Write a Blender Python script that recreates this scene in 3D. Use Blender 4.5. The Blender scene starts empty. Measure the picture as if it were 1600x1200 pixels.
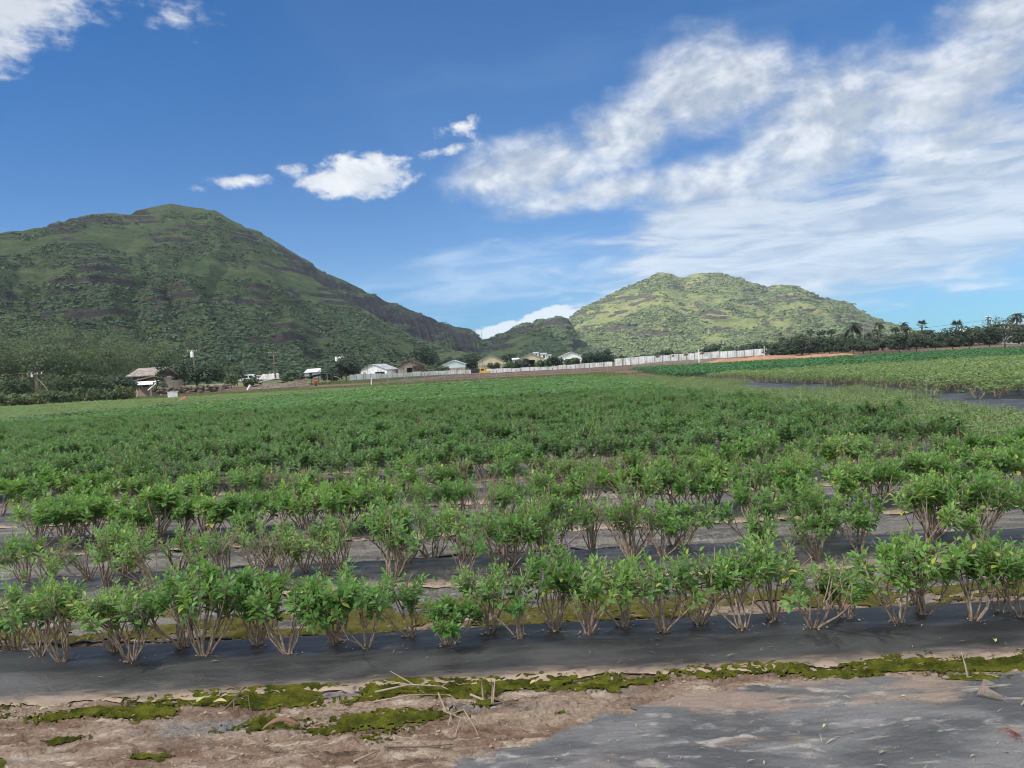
import bpy, math, random
import numpy as np
from mathutils import Vector, Matrix

random.seed(7)
RNG = np.random.default_rng(7)
sc = bpy.context.scene
COL = sc.collection
R = math.radians

# ------------------------------------------------------------------ camera
EYE = 1.65
F = 1200.0
ROLL = 3.1
PITCH = 1.287
cam_d = bpy.data.cameras.new("camera")
cam = bpy.data.objects.new("camera", cam_d)
COL.objects.link(cam)
cam_d.sensor_width = 36.0
cam_d.lens = 27.0
cam_d.clip_start = 0.05
cam_d.clip_end = 20000
CM = Matrix.Rotation(R(90 - PITCH), 4, 'X') @ Matrix.Rotation(R(-ROLL), 4, 'Z')
cam.matrix_world = Matrix.Translation((0, 0, EYE)) @ CM
sc.camera = cam
CR = CM.to_3x3()


def ray(px, py):
    return CR @ Vector(((px - 800) / F, (600 - py) / F, -1.0))


def at(px, py, Y):
    d = ray(px, py)
    s = Y / d.y
    return Vector((d.x * s, Y, EYE + d.z * s))


def hor(px):
    return 573 - (px - 800) * math.tan(R(ROLL))


def gxy(px, py, z=0.0):
    d = ray(px, py)
    s = (z - EYE) / d.z
    return d.x * s, d.y * s


# ------------------------------------------------------------------ numpy noise
def _hash(ix, iy, seed):
    h = (ix.astype(np.int64) * 374761393 + iy.astype(np.int64) * 668265263 + seed * 1442695041) & 0xFFFFFFFF
    h = ((h ^ (h >> 13)) * 1274126177) & 0xFFFFFFFF
    return ((h ^ (h >> 16)) & 0xFFFFFF) / float(0xFFFFFF)


def vnoise(x, y, seed=0):
    x = np.asarray(x, float); y = np.asarray(y, float)
    ix = np.floor(x); iy = np.floor(y)
    fx = x - ix; fy = y - iy
    fx = fx * fx * fx * (fx * (fx * 6 - 15) + 10); fy = fy * fy * fy * (fy * (fy * 6 - 15) + 10)
    a = _hash(ix, iy, seed); b = _hash(ix + 1, iy, seed)
    c = _hash(ix, iy + 1, seed); d = _hash(ix + 1, iy + 1, seed)
    return (a * (1 - fx) + b * fx) * (1 - fy) + (c * (1 - fx) + d * fx) * fy


def fbm(x, y, seed=0, oct=5, gain=0.5):
    s = 0; a = 1.0; t = 0; f = 1.0
    for i in range(oct):
        s = s + a * vnoise(x * f + 17.3 * i, y * f - 9.1 * i, seed + i)
        t += a; a *= gain; f *= 2.03
    return s / t


def sst(a, b, x):
    t = np.clip((np.asarray(x, float) - a) / (b - a), 0, 1)
    return t * t * (3 - 2 * t)


# ------------------------------------------------------------------ mesh + object helpers
def mesh_np(name, V, Fc, mats, attr=None, mat_idx=None, smooth=False):
    V = np.asarray(V, np.float32).reshape(-1, 3)
    Fc = np.asarray(Fc, np.int32)
    k = Fc.shape[1]
    me = bpy.data.meshes.new(name)
    me.vertices.add(len(V)); me.vertices.foreach_set("co", V.ravel())
    me.loops.add(Fc.size); me.loops.foreach_set("vertex_index", Fc.ravel())
    me.polygons.add(len(Fc))
    me.polygons.foreach_set("loop_start", np.arange(0, Fc.size, k, dtype=np.int32))
    me.polygons.foreach_set("loop_total", np.full(len(Fc), k, np.int32))
    if smooth:
        me.polygons.foreach_set("use_smooth", np.ones(len(Fc), bool))
    if mat_idx is not None:
        me.polygons.foreach_set("material_index", np.asarray(mat_idx, np.int32))
    if attr:
        for an, av in attr.items():
            a = me.attributes.new(an, 'FLOAT', 'POINT')
            a.data.foreach_set("value", np.asarray(av, np.float32).ravel())
    me.update(calc_edges=True)
    me.validate()
    for m in (mats if isinstance(mats, (list, tuple)) else [mats]):
        me.materials.append(m)
    return me


def link(name, me, parent=None, loc=None):
    o = bpy.data.objects.new(name, me)
    COL.objects.link(o)
    if parent is not None:
        o.parent = parent
    if loc is not None:
        o.location = loc
    return o


def tag(o, label=None, cat=None, group=None, kind=None):
    if label: o["label"] = label
    if cat: o["category"] = cat
    if group: o["group"] = group
    if kind: o["kind"] = kind
    return o


def thing(name, label, cat, loc=(0, 0, 0), rz=0.0, group=None):
    o = bpy.data.objects.new(name, None)
    COL.objects.link(o)
    o.empty_display_size = 0.1
    o.location = loc
    o.rotation_euler = (0, 0, rz)
    return tag(o, label, cat, group)


class MB:
    """collects quads (tris repeat a vertex-free face list) and builds one mesh"""
    def __init__(s):
        s.v = []; s.f = []

    def quadv(s, pts):
        n = len(s.v); s.v += [tuple(p) for p in pts]; s.f.append(tuple(range(n, n + len(pts))))

    def box(s, x0, x1, y0, y1, z0, z1):
        n = len(s.v)
        s.v += [(x0, y0, z0), (x1, y0, z0), (x1, y1, z0), (x0, y1, z0), (x0, y0, z1), (x1, y0, z1), (x1, y1, z1), (x0, y1, z1)]
        for q in ((0, 3, 2, 1), (4, 5, 6, 7), (0, 1, 5, 4), (1, 2, 6, 5), (2, 3, 7, 6), (3, 0, 4, 7)):
            s.f.append(tuple(n + i for i in q))

    def prism(s, prof, y0, y1):
        """profile (x,z) list extruded from y0 to y1"""
        n = len(s.v); k = len(prof)
        s.v += [(x, y0, z) for x, z in prof] + [(x, y1, z) for x, z in prof]
        s.f.append(tuple(n + i for i in range(k)))
        s.f.append(tuple(n + k + i for i in reversed(range(k))))
        for i in range(k):
            j = (i + 1) % k
            s.f.append((n + j, n + i, n + k + i, n + k + j))

    def prismx(s, prof, x0, x1):
        n = len(s.v); k = len(prof)
        s.v += [(x0, y, z) for y, z in prof] + [(x1, y, z) for y, z in prof]
        s.f.append(tuple(n + i for i in reversed(range(k))))
        s.f.append(tuple(n + k + i for i in range(k)))
        for i in range(k):
            j = (i + 1) % k
            s.f.append((n + i, n + j, n + k + j, n + k + i))

    def tube(s, pts, rad, sides=6, cap=True):
        n0 = len(s.v)
        P = [Vector(p) for p in pts]
        up = Vector((0.31, 0.17, 0.93))
        for i, p in enumerate(P):
            d = (P[min(i + 1, len(P) - 1)] - P[max(i - 1, 0)])
            d = d.normalized() if d.length > 1e-9 else Vector((0, 0, 1))
            a = d.cross(up)
            if a.length < 0.05: a = d.cross(Vector((1, 0, 0)))
            a.normalize(); b = d.cross(a)
            r = rad[i] if hasattr(rad, '__len__') else rad
            for j in range(sides):
                t = 2 * math.pi * j / sides
                s.v.append(tuple(p + a * (math.cos(t) * r) + b * (math.sin(t) * r)))
        for i in range(len(P) - 1):
            for j in range(sides):
                k = (j + 1) % sides
                s.f.append((n0 + i * sides + j, n0 + i * sides + k, n0 + (i + 1) * sides + k, n0 + (i + 1) * sides + j))
        if cap:
            s.f.append(tuple(n0 + j for j in reversed(range(sides))))
            e = n0 + (len(P) - 1) * sides
            s.f.append(tuple(e + j for j in range(sides)))

    def ball(s, c, r, seg=8, ring=6, sq=(1, 1, 1)):
        n0 = len(s.v)
        s.v.append((c[0], c[1], c[2] - r * sq[2]))
        for i in range(1, ring):
            ph = math.pi * i / ring - math.pi / 2
            for j in range(seg):
                t = 2 * math.pi * j / seg
                s.v.append((c[0] + r * sq[0] * math.cos(ph) * math.cos(t), c[1] + r * sq[1] * math.cos(ph) * math.sin(t), c[2] + r * sq[2] * math.sin(ph)))
        s.v.append((c[0], c[1], c[2] + r * sq[2]))
        top = len(s.v) - 1
        for j in range(seg):
            k = (j + 1) % seg
            s.f.append((n0, n0 + 1 + k, n0 + 1 + j))
            s.f.append((top, top - seg + j, top - seg + k))
            for i in range(ring - 2):
                a = n0 + 1 + i * seg
                s.f.append((a + j, a + k, a + seg + k, a + seg + j))

    def mesh(s, name, mat, smooth=False):
        me = bpy.data.meshes.new(name)
        me.from_pydata(s.v, [], s.f)
        me.update()
        me.materials.append(mat)
        if smooth:
            for p in me.polygons: p.use_smooth = True
        return me

    def build(s, name, mat, parent=None, loc=None, smooth=False):
        return link(name, s.mesh(name, mat, smooth), parent, loc)


# ------------------------------------------------------------------ node helpers
class NT:
    def __init__(s, tree):
        s.t = tree; s.n = tree.nodes; s.l = tree.links

    def node(s, typ, **kw):
        n = s.n.new(typ)
        for k, v in kw.items(): setattr(n, k, v)
        return n

    def put(s, sock, v):
        if isinstance(v, bpy.types.NodeSocket): s.l.new(v, sock)
        elif v is not None:
            if hasattr(sock.default_value, '__len__') and hasattr(v, '__len__') and len(v) == 3 and len(sock.default_value) == 4:
                v = (*v, 1.0)
            sock.default_value = v

    def m(s, op, a, b=None, c=None, clamp=False):
        n = s.node('ShaderNodeMath', operation=op, use_clamp=clamp)
        s.put(n.inputs[0], a)
        if b is not None: s.put(n.inputs[1], b)
        if c is not None: s.put(n.inputs[2], c)
        return n.outputs[0]

    def vm(s, op, a, b=None, out=0):
        n = s.node('ShaderNodeVectorMath', operation=op)
        s.put(n.inputs[0], a)
        if b is not None: s.put(n.inputs[1], b)
        return n.outputs[out]

    def mix(s, f, a, b, blend='MIX'):
        n = s.node('ShaderNodeMix', data_type='RGBA', blend_type=blend)
        s.put(n.inputs[0], f); s.put(n.inputs[6], a); s.put(n.inputs[7], b)
        return n.outputs[2]

    def noise(s, vec, scale, detail=4, rough=0.55, dist=0.0, out=0):
        n = s.node('ShaderNodeTexNoise')
        s.put(n.inputs['Vector'], vec)
        n.inputs['Scale'].default_value = scale; n.inputs['Detail'].default_value = detail
        n.inputs['Roughness'].default_value = rough; n.inputs['Distortion'].default_value = dist
        return n.outputs[out]

    def sm(s, x, a, b, lo=0.0, hi=1.0):
        n = s.node('ShaderNodeMapRange', interpolation_type='SMOOTHSTEP')
        s.put(n.inputs[0], x)
        for i, v in zip((1, 2, 3, 4), (a, b, lo, hi)): s.put(n.inputs[i], v)
        return n.outputs[0]

    def lin(s, x, a, b, lo=0.0, hi=1.0):
        n = s.node('ShaderNodeMapRange')
        s.put(n.inputs[0], x)
        for i, v in zip((1, 2, 3, 4), (a, b, lo, hi)): s.put(n.inputs[i], v)
        return n.outputs[0]

    def comb(s, x, y, z=0.0):
        n = s.node('ShaderNodeCombineXYZ')
        s.put(n.inputs[0], x); s.put(n.inputs[1], y); s.put(n.inputs[2], z)
        return n.outputs[0]

    def sep(s, v):
        n = s.node('ShaderNodeSeparateXYZ'); s.put(n.inputs[0], v)
        return n.outputs

    def attr(s, name):
        return s.node('ShaderNodeAttribute', attribute_name=name).outputs['Fac']

    def objco(s, scale=None):
        o = s.node('ShaderNodeTexCoord').outputs['Object']
        if scale: o = s.vm('MULTIPLY', o, scale)
        return o

    def bump(s, h, strength, dist):
        n = s.node('ShaderNodeBump')
        s.put(n.inputs['Height'], h); n.inputs['Strength'].default_value = strength; n.inputs['Distance'].default_value = dist
        return n.outputs[0]


def new_mat(name):
    m = bpy.data.materials.new(name); m.use_nodes = True
    t = NT(m.node_tree); t.n.clear()
    out = t.node('ShaderNodeOutputMaterial')
    p = t.node('ShaderNodeBsdfPrincipled')
    t.l.new(p.outputs[0], out.inputs[0])
    return m, t, p, out


def simple(name, col, rough=0.7, var=0.25, scale=3.0, metal=0.0, dirt=None, spec=0.3):
    m, t, p, out = new_mat(name)
    n = t.noise(t.objco(), scale, 6, 0.6)
    f = t.lin(n, 0.3, 0.7, 1 - var, 1 + var)
    c = t.mix(1.0, (*col, 1), t.comb(f, f, f), 'MULTIPLY')
    if dirt:
        d = t.sm(t.noise(t.objco((1, 1, 0.35)), scale * 1.7, 5, 0.65), 0.48, 0.68)
        c = t.mix(d, c, (*dirt, 1))
    t.put(p.inputs['Base Color'], c)
    p.inputs['Roughness'].default_value = rough; p.inputs['Metallic'].default_value = metal
    p.inputs['Specular IOR Level'].default_value = spec
    return m


def foliage(name, dark, light, trans=0.25, rough=0.5, inst=0.0, third=None, patch=None):
    """leaf material: colour from the per-leaf 'tint' attribute"""
    m, t, p, out = new_mat(name)
    a = t.attr('tint')
    c = t.mix(a, (*dark, 1), (*light, 1))
    if third:
        c = t.mix(t.sm(a, 0.93, 0.98), c, (*third, 1))
    if patch:
        geo = t.node('ShaderNodeNewGeometry').outputs['Position']
        f = t.sm(t.noise(geo, patch[0], 4, 0.6), 0.38, 0.66)
        c = t.mix(f, c, t.mix(0.55, c, (*patch[1], 1)))
    if inst:
        r = t.node('ShaderNodeObjectInfo').outputs['Random']
        h = t.node('ShaderNodeHueSaturation')
        t.put(h.inputs['Hue'], t.lin(r, 0, 1, 0.5 - 0.022 * inst, 0.5 + 0.012 * inst))
        t.put(h.inputs['Value'], t.lin(r, 0, 1, 1 + 0.22 * inst, 1 - 0.2 * inst)); t.put(h.inputs['Color'], c)
        c = h.outputs[0]
    t.put(p.inputs['Base Color'], c)
    p.inputs['Roughness'].default_value = rough
    p.inputs['Specular IOR Level'].default_value = 0.35
    tr = t.node('ShaderNodeBsdfTranslucent')
    t.put(tr.inputs[0], t.mix(0.5, c, (light[0] * 1.6, light[1] * 1.5, light[2] * 0.7, 1)))
    mx = t.node('ShaderNodeMixShader'); mx.inputs[0].default_value = trans
    t.l.new(p.outputs[0], mx.inputs[1]); t.l.new(tr.outputs[0], mx.inputs[2])
    t.l.new(mx.outputs[0], out.inputs[0])
    return m


# ------------------------------------------------------------------ world, sun, shading cloud
SUN = Vector((-0.58, -0.34, 0.74)).normalized()
EL = math.asin(SUN.z)
EXPOSURE = 1.42
SKY = 0.088
HAZE = 0.00009


def px_dir(px, py):
    d = ray(px, py).normalized()
    return math.degrees(math.atan2(d.x, d.y)), math.degrees(math.asin(d.z))


def build_world():
    w = bpy.data.worlds.new("World"); sc.world = w; w.use_nodes = True
    t = NT(w.node_tree); t.n.clear()
    out = t.node('ShaderNodeOutputWorld'); bg = t.node('ShaderNodeBackground')
    t.l.new(bg.outputs[0], out.inputs[0])
    sky = t.node('ShaderNodeTexSky', sky_type='NISHITA')
    sky.sun_disc = False; sky.sun_elevation = EL
    sky.sun_rotation = math.atan2(SUN.x, SUN.y)
    sky.altitude = 50; sky.air_density = 1.0; sky.dust_density = 0.0; sky.ozone_density = 3.0
    hs = t.node('ShaderNodeHueSaturation')
    hs.inputs['Hue'].default_value = 0.5; hs.inputs['Saturation'].default_value = 1.25; hs.inputs['Value'].default_value = 0.475
    t.l.new(sky.outputs[0], hs.inputs['Color'])
    base = hs.outputs[0]
    d = t.vm('NORMALIZE', t.node('ShaderNodeTexCoord').outputs['Generated'])
    x, y, z = t.sep(d)
    az = t.m('DEGREES', t.m('ARCTAN2', x, y))
    el = t.m('DEGREES', t.m('ARCSINE', z))
    base = t.mix(1.0, base, t.mix(t.sm(el, -2, 26), (0.11, 0.43, 0.79, 1), (0.14, 0.68, 1.0, 1)), 'MULTIPLY')
    # cloud noise in angle space, with the billows flattened towards the horizon
    pv = t.comb(az, t.m('MULTIPLY', el, 1.5), 0.0)
    n1 = t.noise(pv, 0.16, 9, 0.54, 0.35)
    n1b = t.noise(t.vm('ADD', pv, (-0.9, 1.3, 0.0)), 0.16, 4, 0.6, 0.35)
    n2 = t.noise(t.comb(t.m('ADD', az, t.m('MULTIPLY', el, 0.35)), t.m('MULTIPLY', el, 5.2), 2.0), 0.15, 9, 0.62, 0.5)
    fine = t.noise(pv, 0.75, 6, 0.65, 0.2)

    def blob(px, py, rx, ry, rot=0.0, s=1.0):
        a0, e0 = px_dir(px, py)
        k = 180 / math.pi / F
        c, sn = math.cos(R(rot)), math.sin(R(rot))
        da = t.m('SUBTRACT', az, a0); de = t.m('SUBTRACT', el, e0)
        u = t.m('DIVIDE', t.m('ADD', t.m('MULTIPLY', da, c), t.m('MULTIPLY', de, sn)), rx * k)
        v = t.m('DIVIDE', t.m('SUBTRACT', t.m('MULTIPLY', de, c), t.m('MULTIPLY', da, sn)), ry * k)
        q = t.m('ADD', t.m('MULTIPLY', u, u), t.m('MULTIPLY', v, v))
        return t.m('MULTIPLY', t.m('SUBTRACT', 1.0, t.m('SQRT', q)), s)

    def union(L):
        r = L[0]
        for b in L[1:]: r = t.m('SMOOTH_MAX', r, b, 0.12)
        return r
    # cumulus bank: soft mask + noise
    puffy = union([
        blob(1095, 145, 130, 85, 4), blob(1165, 130, 70, 60, 0, .9), blob(985, 205, 110, 55, 14), blob(840, 262, 135, 58, 4), blob(765, 278, 75, 34, 0, .9),
        blob(1290, 200, 205, 92, 16), blob(1480, 135, 240, 74, 16), blob(1580, 25, 110, 42, 0), blob(920, 305, 150, 26, 6, .9),
        blob(1120, 275, 130, 48, 6), blob(1500, 215, 150, 40, 10, .8),
    ])
    small = union([blob(570, 274, 100, 42, 2), blob(520, 285, 70, 30, 0), blob(465, 268, 40, 18, -10, .62), blob(372, 283, 62, 14, 3, .8),
                   blob(725, 198, 46, 20, 8, .5), blob(705, 235, 60, 12, 12, .5), blob(318, 295, 26, 10, 0, .4)])
    deck = union([blob(1350, 375, 430, 100, 3), blob(1540, 320, 330, 120, 5), blob(1130, 340, 220, 62, 10, .85), blob(1300, 415, 330, 46, 3), blob(1050, 400, 150, 40, 8, .55)])
    corner = union([blob(0, 0, 175, 66, 20), blob(-10, 70, 75, 45, 25, .8), blob(280, 25, 45, 20, 0, .22)])
    low = union([blob(840, 500, 60, 16, 18), blob(790, 515, 60, 14, 8, .9), blob(900, 490, 40, 9, 8, .8)])
    # unseen cloud cover added outside the view to brighten and whiten ambient light
    m1 = t.sm(t.m('ADD', puffy, t.m('MULTIPLY', t.m('SUBTRACT', t.m('ADD', t.m('MULTIPLY', n1, .8), t.m('MULTIPLY', fine, .2)), 0.5), 1.7)), -0.22, 0.74)
    m1 = t.m('MULTIPLY', m1, t.lin(fine, 0.3, 0.7, 0.82, 1.1), clamp=True)
    m2 = t.sm(t.m('ADD', small, t.m('MULTIPLY', t.m('SUBTRACT', t.m('ADD', t.m('MULTIPLY', n1, .35), t.m('MULTIPLY', fine, .65)), 0.5), 1.9)), 0.12, 0.62)
    m3 = t.sm(t.m('ADD', deck, t.m('MULTIPLY', t.m('SUBTRACT', n2, 0.5), 1.6)), -0.16, 0.58, 0.0, 0.92)
    m4 = t.sm(t.m('ADD', corner, t.m('MULTIPLY', t.m('SUBTRACT', t.m('ADD', t.m('MULTIPLY', n2, .5), t.m('MULTIPLY', fine, .5)), 0.5), 2.2)), 0.0, 0.7, 0.0, 0.95)
    m5 = t.sm(t.m('ADD', low, t.m('MULTIPLY', t.m('SUBTRACT', fine, 0.5), 1.2)), 0.05, 0.3)
    # thin cirrus veils low in the middle and high up
    cir = union([blob(760, 440, 330, 75, 6), blob(700, 400, 180, 30, 8, .8)])
    nc = t.noise(t.comb(t.m('ADD', az, t.m('MULTIPLY', el, -1.1)), t.m('MULTIPLY', el, 4.5), 5.0), 0.16, 8, 0.62, 0.8)
    m6 = t.m('MULTIPLY', t.sm(t.m('ADD', cir, t.m('MULTIPLY', t.m('SUBTRACT', nc, 0.5), 2.0)), 0.2, 1.2), 0.55)
    veil = union([blob(820, 110, 520, 70, 8), blob(1200, 20, 400, 60, 4)])
    m7 = t.m('MULTIPLY', t.sm(t.m('ADD', veil, t.m('MULTIPLY', t.m('SUBTRACT', nc, 0.5), 1.6)), 0.3, 1.4), 0.08)
    behind = t.m('MULTIPLY', t.sm(n1, 0.36, 0.52), t.m('MULTIPLY', t.m('MAXIMUM', t.sm(t.m('ABSOLUTE', az), 44, 58), t.sm(el, 32, 44)), t.sm(el, 2, 8)))
    K = 1.0 / SKY / (2 ** EXPOSURE)
    lit = t.sm(t.m('SUBTRACT', n1, n1b), -0.10, 0.14)
    lit = t.m('MULTIPLY', t.m('ADD', t.m('MULTIPLY', lit, 0.75), t.m('MULTIPLY', fine, 0.4)), 1.0, clamp=True)
    white = t.mix(lit, (0.34 * K, 0.41 * K, 0.53 * K, 1), (0.80 * K, 0.83 * K, 0.88 * K, 1))
    deckc = t.mix(t.sm(n2, 0.35, 0.65), (0.33 * K, 0.41 * K, 0.55 * K, 1), (0.66 * K, 0.71 * K, 0.79 * K, 1))
    c = t.mix(m7, base, (0.45 * K, 0.6 * K, 0.8 * K, 1))
    c = t.mix(m6, c, (0.55 * K, 0.68 * K, 0.85 * K, 1))
    c = t.mix(t.m('MULTIPLY', behind, 0.92), c, t.mix(lit, (1.35 * K, 1.36 * K, 1.38 * K, 1), (2.6 * K, 2.56 * K, 2.48 * K, 1)))  # added clouds out of view, made brighter than the visible ones
    c = t.mix(m5, c, (0.72 * K, 0.77 * K, 0.84 * K, 1))
    c = t.mix(m3, c, deckc)
    c = t.mix(m1, c, white)
    c = t.mix(m4, c, t.mix(fine, (0.55 * K, 0.6 * K, 0.7 * K, 1), (0.88 * K, 0.9 * K, 0.93 * K, 1)))
    c = t.mix(m2, c, t.mix(lit, (0.6 * K, 0.65 * K, 0.74 * K, 1), (0.92 * K, 0.93 * K, 0.95 * K, 1)))
    t.put(bg.inputs[0], c)
    bg.inputs[1].default_value = SKY
    return w


build_world()
sl = bpy.data.lights.new("sun", 'SUN')
sl.energy = 4.2; sl.angle = R(0.53); sl.color = (1.0, 0.95, 0.87)
so = bpy.data.objects.new("sun", sl); COL.objects.link(so)
so.rotation_euler = SUN.to_track_quat('Z', 'Y').to_euler()

sc.view_settings.view_transform = 'Standard'
sc.view_settings.look = 'None'
sc.view_settings.exposure = EXPOSURE
sc.view_settings.gamma = 1.0
cy = sc.cycles
cy.max_bounces = 8; cy.diffuse_bounces = 4; cy.glossy_bounces = 2; cy.transmission_bounces = 4
cy.transparent_max_bounces = 8; cy.volume_bounces = 1
cy.use_denoising = True
try:
    cy.denoiser = 'OPENIMAGEDENOISE'; cy.denoising_prefilter = 'ACCURATE'
except Exception:
    pass
cy.use_adaptive_sampling = False
cy.filter_width = 1.0
cy.sample_clamp_indirect = 6.0
cy.caustics_reflective = False; cy.caustics_refractive = False


def build_cloud():
    """the cumulus overhead (outside the picture) whose shadow lies on the field and the near hills"""
    H = 900.0
    off = SUN * (H / SUN.z)
    st = 45.0
    xs = np.arange(-1500, 760, st); ys = np.arange(-420, 1200, st)
    X, Y = np.meshgrid(xs, ys)
    n = (fbm(X / 260, Y / 260, 91, 4) - 0.5) * 2
    # ground region that lies in shade (signed distance like)
    a = np.minimum(np.minimum(600 - X, X + 1450), np.minimum(560 - Y, Y + 380))
    b = np.minimum(np.minimum(45 - X, X + 1450), np.minimum(1120 - Y, Y - 200))
    dd = np.maximum(a, b) + n * 60
    top = np.sqrt(np.clip(dd, 0, None) / 60) * 60 * (0.8 + 0.6 * fbm(X / 120, Y / 120, 5, 4)) + 4
    bot = -np.sqrt(np.clip(dd, 0, None) / 60) * 16 * (0.6 + 0.8 * fbm(X / 150, Y / 150, 8, 3)) - 4
    ins = dd > 0
    ny, nx = X.shape
    Vt = np.stack([X + off.x, Y + off.y, H + top], -1).reshape(-1, 3)
    Vb = np.stack([X + off.x, Y + off.y, H + bot], -1).reshape(-1, 3)
    V = np.concatenate([Vt, Vb]); N = nx * ny
    cell = ins[:-1, :-1] & ins[1:, :-1] & ins[:-1, 1:] & ins[1:, 1:]
    fs = []
    J, I = np.nonzero(cell)
    i00 = J * nx + I; i10 = i00 + 1; i01 = i00 + nx; i11 = i01 + 1
    fs.append(np.stack([i00, i10, i11, i01], 1)); fs.append(np.stack([i00, i01, i11, i10], 1) + N)
    pad = np.zeros((ny + 1, nx + 1), bool); pad[1:-1, 1:-1] = cell
    for j, i in zip(J, I):
        q = (j * nx + i, j * nx + i + 1, (j + 1) * nx + i + 1, (j + 1) * nx + i)
        for (dj, di, e) in ((-1, 0, (0, 1)), (0, 1, (1, 2)), (1, 0, (2, 3)), (0, -1, (3, 0))):
            if not pad[j + 1 + dj, i + 1 + di]:
                p0, p1 = q[e[0]], q[e[1]]
                fs.append(np.array([[p0, p0 + N, p1 + N, p1]]))
    m, t, p, out = new_mat("cloud_vapour")
    tr = t.node('ShaderNodeBsdfTransparent'); tl = t.node('ShaderNodeBsdfTranslucent'); df = t.node('ShaderNodeBsdfDiffuse')
    tl.inputs[0].default_value = (0.95, 0.95, 0.97, 1); df.inputs[0].default_value = (0.9, 0.9, 0.92, 1)
    m1 = t.node('ShaderNodeMixShader'); m1.inputs[0].default_value = 0.4
    t.l.new(tl.outputs[0], m1.inputs[1]); t.l.new(df.outputs[0], m1.inputs[2])
    m2 = t.node('ShaderNodeMixShader'); m2.inputs[0].default_value = CLOUD_OPACITY
    t.l.new(tr.outputs[0], m2.inputs[1]); t.l.new(m1.outputs[0], m2.inputs[2])
    t.l.new(m2.outputs[0], out.inputs[0])
    o = link("cloud", mesh_np("cloud", V, np.concatenate(fs), m, smooth=True))
    tag(o, kind='structure')


CLOUD_OPACITY = 0.46
build_cloud()

# ------------------------------------------------------------------ ground
ROW0, PITCHR, SK = 4.06, 1.8, 0.013
NROW = 4                    # rows built bush by bush


def bed_prof(x, y):
    """height of the raised beds"""
    v = y + SK * x - ROW0
    k = np.floor(v / PITCHR)
    s = v - k * PITCHR
    h = sst(-0.02, 0.26, s) * (1 - sst(0.55, 0.76, s)) * 0.095
    ok = (v > -0.2) & (k >= 0) & (y < 60) & (x < 7.6)
    return np.where(ok, h, 0.0) * (1 - sst(22, 34, y))


def gz_far(x, y):
    return (0.25 * sst(110, 200, y) + 1.1 * sst(216, 256, y) + 1.1 * sst(22, 75, x) * sst(120, 212, y) - 0.02)


def gz(x, y):
    x = np.asarray(x, float); y = np.asarray(y, float)
    near = 1 - sst(9, 16, np.abs(y) + np.abs(x) * 0.6)
    n = (fbm(x * 0.8, y * 2.2, 3, 3) - 0.5) * 0.035
    lay = fbm(x * 1.6, y * 7.0, 17, 5, 0.55) * 7.0
    fl = lay - np.floor(lay)
    crust = (fbm(x * 5.0, y * 12.0, 11, 5, 0.62) - 0.5) * 0.046 + (sst(0.0, 0.10, fl) * (1 - fl) * 0.026 - 0.010)
    rid = np.abs(fbm(x * 3.2, y * 9.0, 21, 4) - 0.5)
    crack = -sst(0.03, 0.0, rid) * 0.010
    wm = 0.25 + 0.75 * (1 - matmask(x, y))
    b = bed_prof(x, y)
    inb = sst(0.0, 0.02, b)
    return b + near * (n * (1 - 0.6 * inb) + (crust + crack) * wm * (1 - inb)) + gz_far(x, y) + np.where(near < 1, (fbm(x * .2, y * .2, 4, 3) - .5) * .1 * (1 - near) * sst(40, 60, y), 0)


def matmask(x, y):
    """1 on the worn weed mat in the near corner"""
    yl = np.interp(x, [-0.85, -0.42, 0.0, 0.35, 0.8, 1.2, 4.5], [2.6, 3.12, 3.36, 3.56, 3.78, 3.85, 3.82])
    return sst(0.02, -0.02, y - yl - (fbm(np.asarray(x) * 6, np.asarray(y) * 9, 31, 4) - .5) * 0.16)


def grow(a, b, n, k):
    s = [a]; d = (b - a) / abs(b - a) * n
    while (b - s[-1]) * d > 0:
        s.append(s[-1] + d); d *= k
    return s[1:]


xs = np.concatenate([np.array(grow(-3.3, -3000, 0.03, 1.13))[::-1], np.linspace(-3.3, 3.3, 540), grow(3.3, 3000, 0.03, 1.13)])
ys = np.concatenate([np.array(grow(2.5, -900, 0.15, 1.35))[::-1], np.linspace(2.5, 4.1, 190), np.linspace(4.11, 6.4, 130), grow(6.4, 3000, 0.025, 1.035)])
GX, GY = np.meshgrid(xs, ys)
GZ = gz(GX, GY)


def grid_faces(ny, nx, sel=None):
    j, i = np.meshgrid(np.arange(ny - 1), np.arange(nx - 1), indexing='ij')
    a = j * nx + i
    f = np.stack([a, a + 1, a + nx + 1, a + nx], -1).reshape(-1, 4)
    return f if sel is None else f[sel.ravel()]


def compact(V, Fc, extra=None):
    u, inv = np.unique(Fc, return_inverse=True)
    return V[u], inv.reshape(Fc.shape), ([e[u] for e in extra] if extra else None)


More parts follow.
